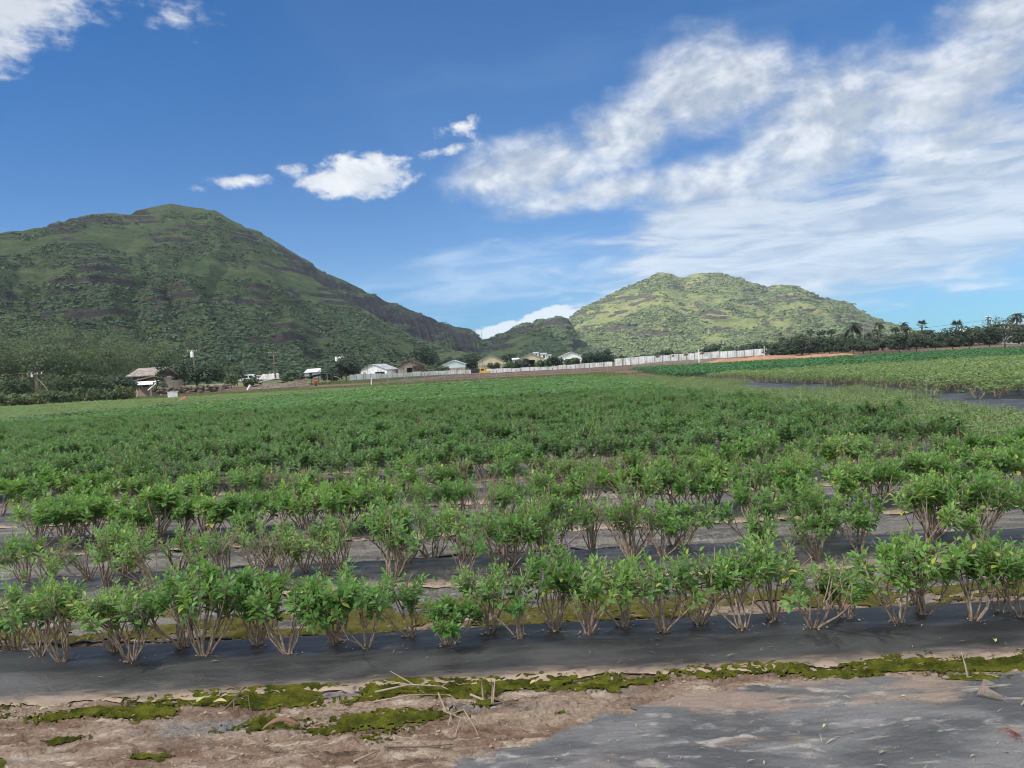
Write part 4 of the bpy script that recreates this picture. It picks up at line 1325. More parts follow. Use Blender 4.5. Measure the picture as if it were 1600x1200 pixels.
def palm(label, px, ytop, ybase, Y, spread, seed, fan=False, group=None):
    p = at(px, ybase, Y); q = at(px, ytop, Y)
    r = np.random.default_rng(seed)
    H = (q.z - p.z); fr = spread * Y / F / 2
    t = thing("palm_tree", label, "palm tree", p, 0, group)
    hub = Vector((r.normal(0, .05) * H, 0, H - fr * .45))
    mb = MB(); mb.tube([(0, 0, -.3), hub * .5 + Vector((r.normal(0, .03) * H, 0, 0)), hub], [.20, .15, .13], 7); mb.build("trunk", M_BARK, t, smooth=True)
    P, D, N, L = [], [], [], []
    nf = 26 if fan else 15
    for i in range(nf):
        az = 6.28 * i / nf + r.uniform(-.25, .25); tilt = r.uniform(-.5, 1.25) if fan else r.uniform(-.25, 1.1)
        d = np.array([math.cos(az) * math.cos(tilt), math.sin(az) * math.cos(tilt), math.sin(tilt)])
        side = np.array([-math.sin(az), math.cos(az), 0.])
        if fan:
            c = np.array(hub) + d * fr * .5
            for a in np.linspace(-1.3, 1.3, 11):
                P.append(c); D.append(d * math.cos(a) + side * math.sin(a) + np.array([0, 0, -.12])); N.append(np.cross(side, d) + r.normal(0, .1, 3)); L.append(fr * .55)
        else:
            pos = np.array(hub); dd = d.copy(); st = fr * 1.15 / 12
            for s in range(12):
                nd = dd + np.array([0, 0, -.16]); nd /= np.linalg.norm(nd)
                for sg in (-1, 1):
                    for h in (0, .5):
                        P.append(pos + nd * st * h); D.append(side * sg + nd * .7 + np.array([0, 0, -.35])); N.append(np.cross(side, nd)); L.append(fr * (.42 * math.sin(math.pi * (s + 1.5) / 14) + .05))
                pos = pos + nd * st; dd = nd
    L = np.array(L)
    V, Fc = leaves(P, D, N, L, np.maximum(L * .14, .07), LOW_T, LOW_F)
    link("crown", mesh_np("crown", V, Fc, M_PALM, attr={'tint': np.repeat(r.uniform(0, .9, len(L)), 4)}), t)


PG = "feather palms over the clipped trees"
for i, (px, yt, yb, sp, lab) in enumerate([(1222, 526, 548, 12, "short palm at the near end of the clipped row"), (1266, 514, 545, 14, "ragged palm behind the tallest clipped tree"), (1281, 516, 545, 12, "slim palm closest to the bottle-shaped palm"), (1290, 515, 545, 9, "narrow upright palm above the clipped row"), (1299, 513, 545, 16, "palm with drooping fronds above the clipped row"),
                                         (1333, 503, 545, 34, "big windblown feather palm rising above the clipped trees"), (1359, 518, 545, 16, "low palm beside the thin bare pole"), (1372, 512, 545, 18, "palm next to the tallest slender palm"), (1379, 502, 545, 20, "tallest slender palm against the hill's foot"), (1401, 509, 545, 16, "palm at the hill's tail end"),
                                         (1411, 503, 545, 15, "slender palm standing clear against the sky"), (1420, 508, 545, 16, "leaning palm next to the broad fan palm"), (1454, 513, 540, 12, "small palm just past the broad fan palm"), (1592, 487, 535, 26, "tall palm rising above the grey building")]):
    palm(lab, px, yt, yb, 150 + (i * 7 % 10), sp, 1200 + i, group=None)
palm("broad fan palm with a dense dark head", 1440, 504, 540, 145, 20, 1230, True)
palm("fan palm crowning the tall dark tree clump", 1493, 504, 540, 142, 22, 1231, True)

# ------------------------------------------------------------------ buildings
M_WHITE = simple("white_paint", (0.76, 0.78, 0.78), 0.6, .12, .8, dirt=(0.42, 0.41, 0.38))
M_FENCE = simple("white_sheet_metal", (0.55, 0.575, 0.575), 0.5, .25, .35, dirt=(0.36, 0.35, 0.33))
M_PALEBLUE = simple("pale_blue_sheet", (0.52, 0.60, 0.62), 0.5, .1, .5)
M_CREAM = simple("cream_sheet", (0.52, 0.45, 0.32), 0.6, .12, .6, dirt=(0.36, 0.30, 0.22))
M_TAN = simple("tan_block", (0.30, 0.25, 0.20), 0.85, .2, .8, dirt=(0.16, 0.14, 0.12))
M_GREYROOF = simple("grey_sheet_roof", (0.36, 0.38, 0.39), 0.5, .2, .6, dirt=(0.25, 0.22, 0.2))
M_BROWNROOF = simple("brown_roof", (0.20, 0.165, 0.14), 0.8, .2, .6)
M_RUST = simple("rust", (0.17, 0.08, 0.05), 0.8, .4, 2)
M_DARK = simple("dark_cloth", (0.03, 0.03, 0.032), 0.8, .3, 2)
M_POST = simple("grey_wood_post", (0.22, 0.19, 0.165), 0.85, .3, 3)
M_POLE = simple("pole_wood", (0.14, 0.105, 0.085), 0.85, .3, 3)
M_STEEL = simple("galvanised_steel", (0.42, 0.44, 0.46), 0.4, .15, 3, metal=.6)
M_GREYWALL = simple("grey_render", (0.30, 0.31, 0.33), 0.8, .15, .6)
M_WIRE = simple("wire", (0.06, 0.06, 0.065), 0.6, .1, 3)
M_GLASS = simple("dark_glass", (0.02, 0.025, 0.03), 0.1, .1, 3, spec=.6)


def shed(label, x0, x1, yapex, yeave, ybase, Y, depth, mw, mg, mr, opening=None, name="gable_shed", band=.45, rz=0.0):
    """gabled shed, gable end to the camera; opening = (from, to, head) as fractions"""
    c = at((x0 + x1) / 2, ybase, Y)
    W = (x1 - x0) * Y / F; he = at((x0 + x1) / 2, yeave, Y).z - c.z; ha = at((x0 + x1) / 2, yapex, Y).z - c.z
    t = thing(name, label, "shed", c, rz)
    w2 = W / 2
    wl = MB(); th = .18
    oh = he * (opening[2] if opening else 0)
    if opening:
        a, b = -w2 + W * opening[0], -w2 + W * opening[1]
        wl.box(-w2, a, 0, th, -1.5, he * band); wl.box(b, w2, 0, th, -1.5, he * band)
        if oh < he * band: wl.box(a, b, 0, th, oh, he * band)
    else:
        wl.box(-w2, w2, 0, th, -1.5, he * band)
    wl.box(-w2, -w2 + th, th, depth, -1.5, he * band); wl.box(w2 - th, w2, th, depth, -1.5, he * band); wl.box(-w2 + th, w2 - th, depth - th, depth, -1.5, he * band)
    wl.build("wall", mw, t)
    gb = MB(); zz = he * band
    if opening and oh > he * band:
        gb.prism([(-w2, zz), (a, zz), (a, oh), (b, oh), (b, zz), (w2, zz), (w2, he), (0, ha), (-w2, he)], .03, th + .02)
    else:
        gb.prism([(-w2, zz), (w2, zz), (w2, he), (0, ha), (-w2, he)], .03, th + .02)
    gb.box(-w2, -w2 + th, th + .02, depth, zz, he); gb.box(w2 - th, w2, th + .02, depth, zz, he)
    gb.prism([(-w2 + th, zz), (w2 - th, zz), (w2 - th, he), (0, ha - .1), (-w2 + th, he)], depth - th, depth)
    for k in range(1, 12):
        xx = -w2 + W * k / 12; zt = he + (ha - he) * (1 - abs(xx) / w2) - .1
        if not (opening and a < xx < b): gb.box(xx - .05, xx + .05, -.01, .03, zz + .02, zt)
    gb.build("gable", mg, t)
    rf = MB(); o_ = .35; sl_ = (ha - he) / w2
    rf.prism([(-w2 - o_, he - o_ * sl_ + .02), (0, ha + .02), (w2 + o_, he - o_ * sl_ + .02), (w2 + o_, he - o_ * sl_ + .16), (0, ha + .16), (-w2 - o_, he - o_ * sl_ + .16)], -.35, depth + .3)
    rf.build("roof", mr, t)
    return t, W, he, ha


t1, W1, he1, ha1 = shed("low white shed with a wide grey-white roof behind the fence's near end", 562, 606, 569.5, 578.5, 586, 232, 9, M_WHITE, M_WHITE, M_GREYROOF, (.55, .92, .6), band=.55, rz=R(-14))
mb = MB(); mb.box(-W1 * .40, -W1 * .3, -.25, -.02, .3, 1.0); mb.build("crate_stack", simple("yellow_crates", (.45, .33, .08), .6, .3, 3), t1)
t, W, h, a = shed("ruined tan shed overgrown with dry creeper beside the dome-shaped tree", 622, 661, 562.5, 572, 584, 236, 8, M_TAN, M_TAN, M_BROWNROOF, (.36, .58, .8), "ruined_shed", .7)
r = np.random.default_rng(77); n = 1100
P = np.stack([r.uniform(-W * .52, W * .58, n), r.uniform(-.5, 3, n), np.zeros(n)], 1); P[:, 2] = h + (a - h) * (1 - np.abs(P[:, 0]) / (W / 2)) + r.normal(0.05, .28, n)
P[:250, 2] = r.uniform(0, h, 250); P[:250, 0] = r.uniform(.1, .65, 250) * W; P[:250, 1] = r.normal(-.25, .1, 250)
L = r.uniform(.3, .7, n); V, Fc = leaves(P, r.normal(0, 1, (n, 3)), r.normal(0, 1, (n, 3)), L, L * .7, LOW_T, LOW_F)
link("creeper", mesh_np("creeper", V, Fc, foliage("dry_creeper", (0.06, 0.05, 0.03), (0.17, 0.145, 0.09), .2, .8), attr={'tint': np.repeat(r.random(n), 4)}), t)
shed("pale blue shed with a plain gable and dull lower wall", 692, 727, 563, 569.5, 581, 250, 9, M_TAN, M_PALEBLUE, M_PALEBLUE, band=.55)
shed("cream gabled shed with a closed ribbed front", 747.5, 786.5, 555, 564.5, 577, 250, 10, M_TAN, M_CREAM, M_GREYROOF, band=.6)
shed("cream gabled shed with a dark open bay", 811, 849.5, 552.5, 560.5, 573, 250, 10, M_TAN, M_CREAM, M_GREYROOF, (.33, .66, .85), band=.55)
shed("grey-roofed white shed with a wide dark opening", 872, 915, 550, 558.5, 571, 252, 10, M_TAN, M_WHITE, M_GREYROOF, (.35, .8, .82), band=.45)


def hut(name, label, cat, x0, x1, ytop, ybase, Y, depth, mw, mr, roofh=.25, door=True):
    c = at((x0 + x1) / 2, ybase, Y); W = (x1 - x0) * Y / F; H = at((x0 + x1) / 2, ytop, Y).z - c.z
    t = thing(name, label, cat, c)
    mb = MB(); mb.box(-W / 2, W / 2, 0, depth, -1, H * (1 - roofh)); mb.build("wall", mw, t)
    mb = MB(); mb.prismx([(-.3, H * (1 - roofh)), (depth + .3, H * (1 - roofh) + .01), (depth + .3, H), (-.3, H * (1 - roofh) + .12)], -W / 2 - .2, W / 2 + .2); mb.build("roof", mr, t)
    if door:
        mb = MB(); mb.box(-W * .12, W * .12, -.05, .02, -.5, H * (1 - roofh) * .8); mb.build("door", M_DARK, t)
    return t


hut("low_hut", "low white-roofed hut between the two cream sheds", "hut", 801, 811, 559, 570, 262, 4, M_GREYWALL, M_WHITE)
hut("low_hut", "small white hut next to the cream shed's corner", "hut", 787, 797, 566, 575, 256, 4, M_WHITE, M_WHITE)
for i, (px, yt, yb, w) in enumerate([(838, 549.5, 556, 8), (850, 551, 558, 10), (858, 553.5, 559, 8)]):
    hut("hillside_house", ["white hillside house highest above the open-bay shed", "white hillside house in the middle above the open-bay shed", "lowest small white house above the grey-roofed shed's corner"][i], "house", px - w / 2, px + w / 2, yt, yb, 330, 6, M_WHITE, M_GREYROOF, .4)
hut("low_hut", "white-roofed hut beyond the black canopy", "hut", 476, 495, 576, 586, 250, 5, M_GREYWALL, M_WHITE, .6)

# dwelling among the trees
c = at(231, 609, 128); S = 128 / F
t = thing("house", "two-storey tan house with brown roofs half hidden in the wood", "house", c)
def hp(px, py): v = at(px, py, 128) - c; return v.x, v.z
mb = MB(); x0, _ = hp(202, 600); x1, _ = hp(258, 600); _, z1 = hp(230, 589); _, z2 = hp(230, 596)
mb.box(x0 + .3, x1, .6, 7, -1.5, z2); mb.box(x0 + .4, x0 + 4.2, .4, 6.5, z2, z1 + .1); mb.build("wall", simple("house_wall", (.33, .28, .22), .8, .15, .7), t)
mb = MB(); ax, az_ = hp(199, 589.5); bx, bz = hp(246, 586); px_, pz = hp(222, 581)
mb.prismx([(-.6, az_), (4, az_ + 1.3), (8.2, az_), (8.2, az_ + .15), (4, az_ + 1.5), (-.6, az_ + .15)], ax, bx)
mb.build("roof", simple("old_roof", (.25, .225, .20), .8, .4, 1.5, dirt=(.12, .08, .06)), t)
mb = MB(); ax, az2 = hp(207, 597.5); bx, _ = hp(259, 594); mx_, mz = hp(244, 588.5)
mb.prism([(ax, az2), (mx_, mz), (bx, az2 + .4), (bx, az2 + .55), (mx_, mz + .16), (ax, az2 + .15)], -1.4, 3.2); mb.build("porch_roof", M_BROWNROOF, t)
mb = MB(); ax, a1 = hp(217, 602); bx, b1 = hp(258, 598.5)
mb.prismx([(-2.6, a1), (-1.2, a1 + .55), (-1.2, a1 + .63), (-2.6, a1 + .08)], ax, bx); mb.build("awning", simple("white_awning", (.7, .73, .76), .5, .05, 1), t)
for px in (213.5, 219, 240, 256):
    mb = MB(); x, _ = hp(px, 600); mb.box(x - .12, x + .12, -1.3, -1.06, -1.2, az2 + .1); mb.build("post", M_CREAM, t)
for k, px in enumerate((225, 236, 248)):
    mb = MB(); x, _ = hp(px, 600); mb.box(x - .5, x + .5, .52, .62, .5, 1.7); mb.build("window", M_GLASS, t)
for k, px in enumerate((209, 222)):
    mb = MB(); x, z = hp(px, 592.5); mb.box(x - .35, x + .35, .3, .41, z - .5, z + .35); mb.build("window", M_GLASS, t)

# grey building and arched shelter at the field's seaward side
c = at(1601, 530, 165)
t = thing("grey_building", "grey rendered building behind the largest dark tree", "building", c)
wd = 34 * 165 / F; hh = at(1601, 507, 165).z - c.z
mb = MB(); mb.box(-wd / 2, wd / 2, 0, 8, -1, hh); mb.build("wall", M_GREYWALL, t)
mb = MB(); mb.prismx([(-.4, hh + .003), (4, hh + .5), (8.4, hh + .003), (8.4, hh + .15), (4, hh + .68), (-.4, hh + .15)], -wd / 2 - .3, wd / 2 + .3); mb.build("roof", M_GREYROOF, t)
for k in range(2):
    mb = MB(); mb.box(-wd * .38 + k * 1.5, -wd * .38 + .9 + k * 1.5, -.06, .02, hh * .45, hh * .75); mb.build("window", M_GLASS, t)
c = at(1531, 526, 175)
t = thing("arched_shelter", "pale arched shelter roof among the dark trees", "shelter", c)
rr_ = 10 * 175 / F; hh = at(1531, 512, 175).z - c.z
pr_ = [(math.cos(a) * rr_, math.sin(a) * (hh)) for a in np.linspace(0, math.pi, 15)]
mb = MB(); mb.prism(pr_ + [(math.cos(a) * rr_ * .92, math.sin(a) * hh * .92) for a in np.linspace(math.pi, 0, 15)], 0, 9); mb.build("roof", simple("pale_film", (.5, .52, .52), .4, .1, 1), t)
mb = MB(); mb.box(-rr_ * .92, -rr_ * .86, .1, .2, -1, hh * .3); mb.box(rr_ * .86, rr_ * .92, .1, .2, -1, hh * .3); mb.build("frame", M_POST, t)

# ------------------------------------------------------------------ the white fence
def fence(label, pts, step, hgt, mat):
    """pts: (px, py_top, py_base, Y) along the line"""
    A = [(at(px, yb, Y), at(px, yt, Y)) for px, yt, yb, Y in pts]
    t = thing("sheet_fence", label, "fence", A[0][0])
    o = A[0][0]
    Ls = [0]
    for i in range(1, len(A)): Ls.append(Ls[-1] + (A[i][0] - A[i - 1][0]).length)
    n = int(Ls[-1] / step)
    def P(s, top):
        return Vector([np.interp(s, Ls, [a[top][q] for a in A]) for q in range(3)]) - o
    rr2 = random.Random(3)
    for k in range(n):
        s0, s1 = Ls[-1] * k / n, Ls[-1] * (k + 1) / n - .06
        a, b, c_, d = P(s0, 0), P(s1, 0), P(s1, 1), P(s0, 1)
        a.z -= .15; b.z -= .15
        j = rr2.uniform(-.10, .10); c_.z += j; d.z += j
        nrm = (b - a).cross(Vector((0, 0, 1))).normalized() * .05
        mb = MB(); nn = 9
        for q in range(nn):
            f0, f1 = q / nn, (q + 1) / nn
            w0 = nrm * (1 if q % 2 else -1)
            mb.quadv([a.lerp(b, f0) + w0, a.lerp(b, f1) - w0, d.lerp(c_, f1) - w0, d.lerp(c_, f0) + w0])
        mb.build("panel", mat, t)
        mb = MB(); p0, p1 = P(s0 - .03, 0), P(s0 - .03, 1)
        mb.tube([p0 + nrm * 2 - Vector((0, 0, .3)), p1 + nrm * 2 + Vector((0, 0, .22))], .055, 5); mb.build("post", M_POST, t)
    return t


fence("long low white sheet fence in front of the sheds", [(546, 584.8, 595, 185), (580, 584, 593.5, 192), (625, 582.5, 591, 205), (700, 579, 588, 212), (770, 576.5, 585.5, 214), (850, 573, 581.5, 214), (915, 568, 577, 214), (957, 565.5, 574.5, 213)], 2.5, 1.7, M_FENCE)
fence("taller pale fence stretch climbing to the clipped trees", [(960, 560.5, 571, 208), (1010, 556.5, 567.5, 206), (1070, 552.5, 564, 204), (1130, 549, 560.5, 200), (1204, 544.5, 554.5, 196)], 2.1, 1.9, M_FENCE)
# rusty stained sheets leaning on the taller stretch
for i, (px, py, w) in enumerate([(1028, 557.5, 7), (1052, 556, 4), (1072, 554.5, 8), (1097, 552.5, 8)]):
    c = at(px, py + 1.5, 202.2 - i * .9); W = w * 202 / F
    t = MB(); t.prism([(-W / 2, 0), (W / 2, .1), (W / 2 - .1, .45), (-W * .1, .6), (-W / 2 + .1, .35)], 0, .04)
    tag(t.build("rusty_sheet", M_RUST, loc=c), ["rusty sheet nearest the fence's step, fixed to the taller stretch", "smallest rusty scrap on the taller fence stretch", "rusty sheet halfway along the taller fence stretch", "rusty sheet closest to the clipped trees on the fence"][i], "metal sheet")

# wire fence along the field end
Yf = 104
A = [(px, at(px, hor(px) + 16, Yf)) for px in (606, 635, 663, 695, 722, 749, 776, 806, 835, 863, 892, 921, 950, 978, 1008, 1035, 1064)]
t = thing("wire_fence", "thin wire fence with grey posts along the field's far edge", "fence", (A[0][1].x, Yf, 0))
for px, p in A:
    mb = MB(); q = at(px, hor(px) + 5 - (3 if (px % 3 == 0) else 0), Yf)
    mb.tube([(p.x - A[0][1].x, 0, -.2), (q.x - A[0][1].x, 0, q.z)], [.055, .05], 6); mb.build("post", M_POST, t)
for z in (.5, .9):
    mb = MB(); mb.tube([(-1, 0, z), (A[-1][1].x - A[0][1].x + 1, 0, z)], .012, 4); mb.build("strand", M_WIRE, t)
for i, (px, yt, yb, Y, lab) in enumerate([(580, 590, 604, 110, "white marker post in the weedy grass before the white fence"), (1092, 546, 566, 120, "tall pale post where the orange earth begins"), (1194, 541, 558, 150, "pale post at the taller fence's end"),
                                        (345, 600, 618, 105, "grey stake beside the stone wall's rubble"), (1229, 523, 550, 150, "thin bare pole among the clipped trees"), (1349, 507, 545, 150, "thin bare pole beside the big windblown palm")]):
    p = at(px, yb, Y); q = at(px, yt, Y)
    mb = MB(); mb.tube([(0, 0, -.3), (q.x - p.x, 0, q.z - p.z)], [.07, .055], 6); mb.tube([(q.x - p.x, 0, q.z - p.z - .02), (q.x - p.x, 0, q.z - p.z + .05)], [.075, .06], 6)
    tag(mb.build("marker_post", M_WHITE if i < 3 else M_POST, loc=p), lab, "post")


# ------------------------------------------------------------------ utility poles
def pole(label, px0, py0, px1, py1, Y, arm=2.2, cans=0, wires=None, lamp=False, thick=.16):
    p = at(px0, py0, Y); q = at(px1, py1, Y) - p
    t = thing("utility_pole", label, "utility pole", p)
    mb = MB(); mb.tube([q * -.03, q * .5, q], [thick * 1.15, thick, thick * .8], 9); mb.build("shaft", M_POLE, t, smooth=True)
    if arm:
        mb = MB(); c = q * .94
        mb.box(c.x - arm / 2, c.x + arm / 2, c.y - thick - .12, c.y - thick, c.z - .07, c.z + .07); mb.build("crossarm", M_POLE, t)
        for k in (-.46, -.2, .2, .46):
            mb = MB(); x = c.x + k * arm; mb.tube([(x, c.y - thick - .06, c.z + .07), (x, c.y - thick - .06, c.z + .2), (x, c.y - thick - .06, c.z + .28)], [.05, .075, .03], 7); mb.build("insulator", M_WHITE, t)
    for k in range(cans):
        c = q * .86 + Vector(((k - (cans - 1) / 2) * .75, -.45, 0))
        mb = MB(); mb.tube([c - Vector((0, 0, .5)), c + Vector((0, 0, .42)), c + Vector((0, 0, .5))], [.27, .27, .2], 10); mb.tube([c + Vector((0, 0, .5)), c + Vector((0, 0, .72))], .05, 6); mb.build("transformer", M_WHITE, t, smooth=False)
    if lamp:
        mb = MB(); c = q * .95; mb.tube([c, c + Vector((.6, -.2, .25)), c + Vector((1.2, -.3, .2))], .04, 5); mb.box(c.x + 1.1, c.x + 1.6, c.y - .42, c.y - .2, c.z + .1, c.z + .24); mb.build("street_lamp", M_STEEL, t)
    return p + q * .94, arm


def wires(label, ends, sag):
    t = thing("power_line", label, "power line", ends[0][0])
    o = Vector(ends[0][0])
    for a, b in ends:
        a = Vector(a) - o; b = Vector(b) - o
        mb = MB(); mb.tube([a.lerp(b, k / 14) - Vector((0, 0, sag * 4 * (k / 14) * (1 - k / 14))) for k in range(15)], .022, 4); mb.build("wire", M_WIRE, t)


pa, ar = pole("leaning brown pole with a crossarm in front of the wood", 60.5, 621.5, 55.5, 583, 100, 2.0, 0, thick=.2)
mb = MB(); c = at(50, 587, 99.6); mb.tube([c - Vector((0, 0, .2)), c + Vector((0, 0, .15))], [.13, .12], 8)
tag(mb.build("bell_insulator", M_WHITE, loc=(0, 0, 0)), "pale bell-shaped insulator hanging at the leaning pole's crossarm", "insulator")
wires("thin power lines leaving the leaning pole's crossarm", [((pa.x + k * 2, pa.y - .3, pa.z + .25), (pa.x + k * 2 - 46, pa.y - 14, pa.z + .9)) for k in (-.46, .46)] + [((pa.x, pa.y - .3, pa.z - .6), (pa.x - 46, pa.y - 14, pa.z))], .5)
mb = MB(); g0 = at(71, 610, 100.5); g1 = at(82, 619.5, 98); mb.tube([pa - Vector((0, 0, .3)), (pa + g1) / 2, g1], .02, 4)
tag(mb.build("guy_wire", M_STEEL), "slanting guy wire staying the leaning pole", "wire")
pole("tall leaning pole with a white transformer beside the dark round tree", 308, 603, 300.5, 546, 138, 1.8, 1)
pole("thin far pole in front of the hill slope near the white vans", 430.5, 593, 427, 549, 180, 2.4)
pole("pole carrying three white transformers, hidden below by the big dull tree", 534, 592, 531, 557, 172, 2.0, 3)
pc, ar = pole("dark pole with a lamp arm against the sky by the largest tree", 1545.5, 532, 1543.5, 494, 150, 1.0, 0, lamp=True)
wires("power line sagging from the lamp pole towards the palms", [((pc.x, pc.y - .2, pc.z - .4), at(1300, 516, 235))], 1.0)
# mast in the saddle
c = at(753, 529.5, 890)
t = thing("radio_mast", "tiny lattice mast standing in the saddle between the hills", "mast", c)
hh = at(753, 520, 890).z - c.z
mb = MB(); mb.tube([(-.7, 0, -2), (0, 0, hh)], .22, 4); mb.tube([(.7, 0, -2), (0, .1, hh)], .22, 4); mb.tube([(0, 0, hh - .5), (0, 0, hh + 2)], .16, 4); mb.build("tower", M_STEEL, t)
mb = MB(); mb.box(-.9, .9, -.2, .2, hh * .75, hh * .75 + .3); mb.build("antenna", M_STEEL, t)

# ------------------------------------------------------------------ clutter at the field's end
def lump(name, label, cat, px, py, Y, w, h, d, mat, seed, kind=None):
    c = at(px, py, Y); n = 40
    X, Yy = np.meshgrid(np.linspace(-1, 1, n), np.linspace(-1, 1, n))
    q = np.clip(1 - np.sqrt(X ** 2 + Yy ** 2), 0, 1)
    Z = h * sst(0, .8, q + (fbm(X * 2.5, Yy * 2.5, seed, 4) - .5) * .5 * (q > 0)) * (0.7 + .6 * fbm(X * 3, Yy * 3, seed + 1, 4)) - .15
    V = np.stack([X * w / 2, Yy * d / 2, Z], -1)
    return tag(link(name, mesh_np(name, V, grid_faces(n, n), mat, smooth=True), loc=c), label, cat, kind=kind)


M_EARTH = simple("dark_earth", (0.085, 0.058, 0.048), .95, .4, .8, dirt=(.14, .10, .08))
M_ORANGE = simple("orange_earth", (0.33, 0.175, 0.095), .95, .3, .5, dirt=(.22, .13, .09))
M_PINK = simple("pink_earth", (0.30, 0.13, 0.10), .95, .3, 3)
M_RUBBLE = simple("rubble_grey", (0.13, 0.105, 0.088), .95, .6, 1.5, dirt=(.07, .06, .05))


def bank(label, pts, d, mat, seed):
    """long earth berm: pts (px, py_top, Y)"""
    n = 260
    A = [at(a, b, c_) for a, b, c_ in pts]; u = np.linspace(0, len(A) - 1, n)
    X0 = np.interp(u, range(len(A)), [a.x for a in A]); Y0 = np.interp(u, range(len(A)), [a.y for a in A]); Z0 = np.interp(u, range(len(A)), [a.z for a in A])
    v = np.linspace(-1, 1, 26)
    U, Vv = np.meshgrid(np.arange(n), v)
    X = X0[U] + 0 * Vv; Y = Y0[U] + Vv * d / 2
    G = gz_far(X, Y) - .15
    prof = (1 - np.abs(Vv) ** 1.6) * np.minimum(1, np.minimum(U, n - 1 - U) / 10)
    Z = G + (Z0[U] - G) * prof * (0.75 + .5 * fbm(X * .35, Y * .35, seed, 5)) + (fbm(X * 1.4, Y * 1.4, seed + 3, 3) - .5) * .25 * prof
    o = link("earth_bank", mesh_np("earth_bank", np.stack([X, Y, Z], -1), grid_faces(26, n), mat, smooth=True))
    tag(o, label, "earth bank")


bank("dark ploughed earth bank between the crop and the white fence", [(590, 598, 125), (640, 592.5, 130), (700, 586.5, 140), (760, 583, 150), (830, 580.5, 150), (900, 576.5, 150), (960, 574, 150), (1010, 571, 150)], 22, M_EARTH, 61)
bank("brown rubble bank at the foot of the taller white fence", [(985, 570, 175), (1030, 565.5, 180), (1075, 562.5, 180), (1120, 559.5, 180), (1150, 559, 178)], 14, M_RUBBLE, 63)
bank("bare orange earth bank in front of the clipped trees", [(1100, 564.5, 122), (1140, 561.5, 126), (1190, 557.5, 128), (1240, 555.5, 128), (1290, 554, 128), (1335, 552.5, 128)], 16, M_ORANGE, 65)
lump("earth_mound", "brown earth mound among logs at the field end", "earth mound", 464, 602, 140, 5.0, 1.0, 4, M_RUBBLE, 71)
lump("earth_mound", "long low brown rubble heap beside the earth mound", "rubble heap", 425, 605, 138, 9, .8, 4, M_RUBBLE, 72)
lump("earth_mound", "reddish patch of bare earth heaped within the pale crop", "earth heap", 287, 627, 72, 1.25, .62, 1.2, M_PINK, 73)
# tumbled stone wall
c = at(302, 611, 118); n = 90
t = thing("stone_wall", "tumbled grey stone wall running past the white tank", "wall", c)
rs = random.Random(5); mb = MB()
for k in range(170):
    x = rs.uniform(-5.5, 5.5); mb.ball((x, rs.uniform(-.35, .35), rs.uniform(-.1, .75) * (1 - .03 * abs(x))), rs.uniform(.16, .32), 6, 4, (1.2, 1, .8))
mb.build("stones", M_RUBBLE, t)
# white tank
c = at(270, 622.3, 95)
t = thing("white_tank", "white box-shaped tank standing at the crop's far edge", "tank", c, R(24))
mb = MB(); mb.box(-.56, .56, -.45, .45, -.1, .78); mb.build("shell", simple("tank_white", (.84, .84, .82), .45, .08, 2), t)
mb = MB()
for k in range(5): mb.box(-.58, .58, -.475, -.452, .02 + k * .17, .05 + k * .17)
for k in range(5): mb.box(.562, .585, -.45, .45, .02 + k * .17, .05 + k * .17)
mb.build("ribs", M_WHITE, t)
mb = MB(); mb.box(-.6, .6, -.49, .49, .783, .83); mb.build("lid", M_WHITE, t)
mb = MB(); mb.box(.588, .60, -.1, .2, .25, .55); mb.build("hatch", M_DARK, t)
# black shade canopy
c = at(490, 600, 152)
t = thing("shade_canopy", "sagging black shade canopy on posts at the field end", "canopy", c)
W = 46 * 152 / F
X, Yy = np.meshgrid(np.linspace(-W / 2, W / 2, 24), np.linspace(0, 4, 10))
Z = 1.75 + .10 * X + .12 * np.sin(X * 1.7) - .15 * np.abs(np.sin(X * math.pi / 2)) + .1 * np.sin(Yy * 2)
V = np.concatenate([np.stack([X, Yy, Z], -1).reshape(-1, 3), np.stack([X, Yy, Z - .18], -1).reshape(-1, 3)])
fq = grid_faces(10, 24)
link("cloth", mesh_np("cloth", V, np.concatenate([fq, fq[:, ::-1] + 240]), M_DARK, smooth=True), t)
for k in range(5):
    for y in (.1, 3.9):
        x = -W / 2 + .1 + k * (W - .2) / 4
        mb = MB(); mb.tube([(x, y, -.5), (x, y, 1.62 + .10 * x - .05)], .06, 5); mb.build("post", M_POST, t)
# logs and poles lying about
for i, (a, b, Y, rad, lab) in enumerate([((231, 610), (243, 600), 118, .10, "white plank propped before the house awning"), ((181, 616), (194, 613.5), 108, .10, "pale log lying in the weeds before the wood"), ((184, 612), (192, 606.5), 108, .07, "short pale stick poking out of the weeds before the wood"),
                                        ((322, 607), (333, 602), 120, .12, "pale beam tilted on the stone wall"), ((386, 609.5), (391, 601.5), 122, .12, "white post leaning outward below the scrub"), ((404, 598), (432, 591), 142, .14, "long pale log on top of the rubble heap"),
                                        ((396, 604), (450, 596), 141, .16, "dark trunk lying along the rubble heap"), ((523, 588), (534, 593), 160, .09, "pale beam slanting beside the black canopy"), ((338, 603), (350, 600), 121, .10, "second beam lying end to end with the stone wall")]):
    p = at(*a, Y); q = at(*b, Y + (1.5 if i % 2 else .3)); v = (q - p)
    mb = MB(); mb.tube([(0, 0, 0), v * .35 + Vector((0, .05, .03)), v * .7 + Vector((0, -.04, -.02)), v], [rad, rad * 1.05, rad * .95, rad * .8], 7)
    tag(mb.build("log" if i not in (0, 4) else "plank", M_WHITE if i in (0, 4) else M_DARK if i == 6 else simple("pale_wood", (.33, .30, .26), .8, .2, 3), loc=p), lab, "log" if i not in (0, 4) else "plank")


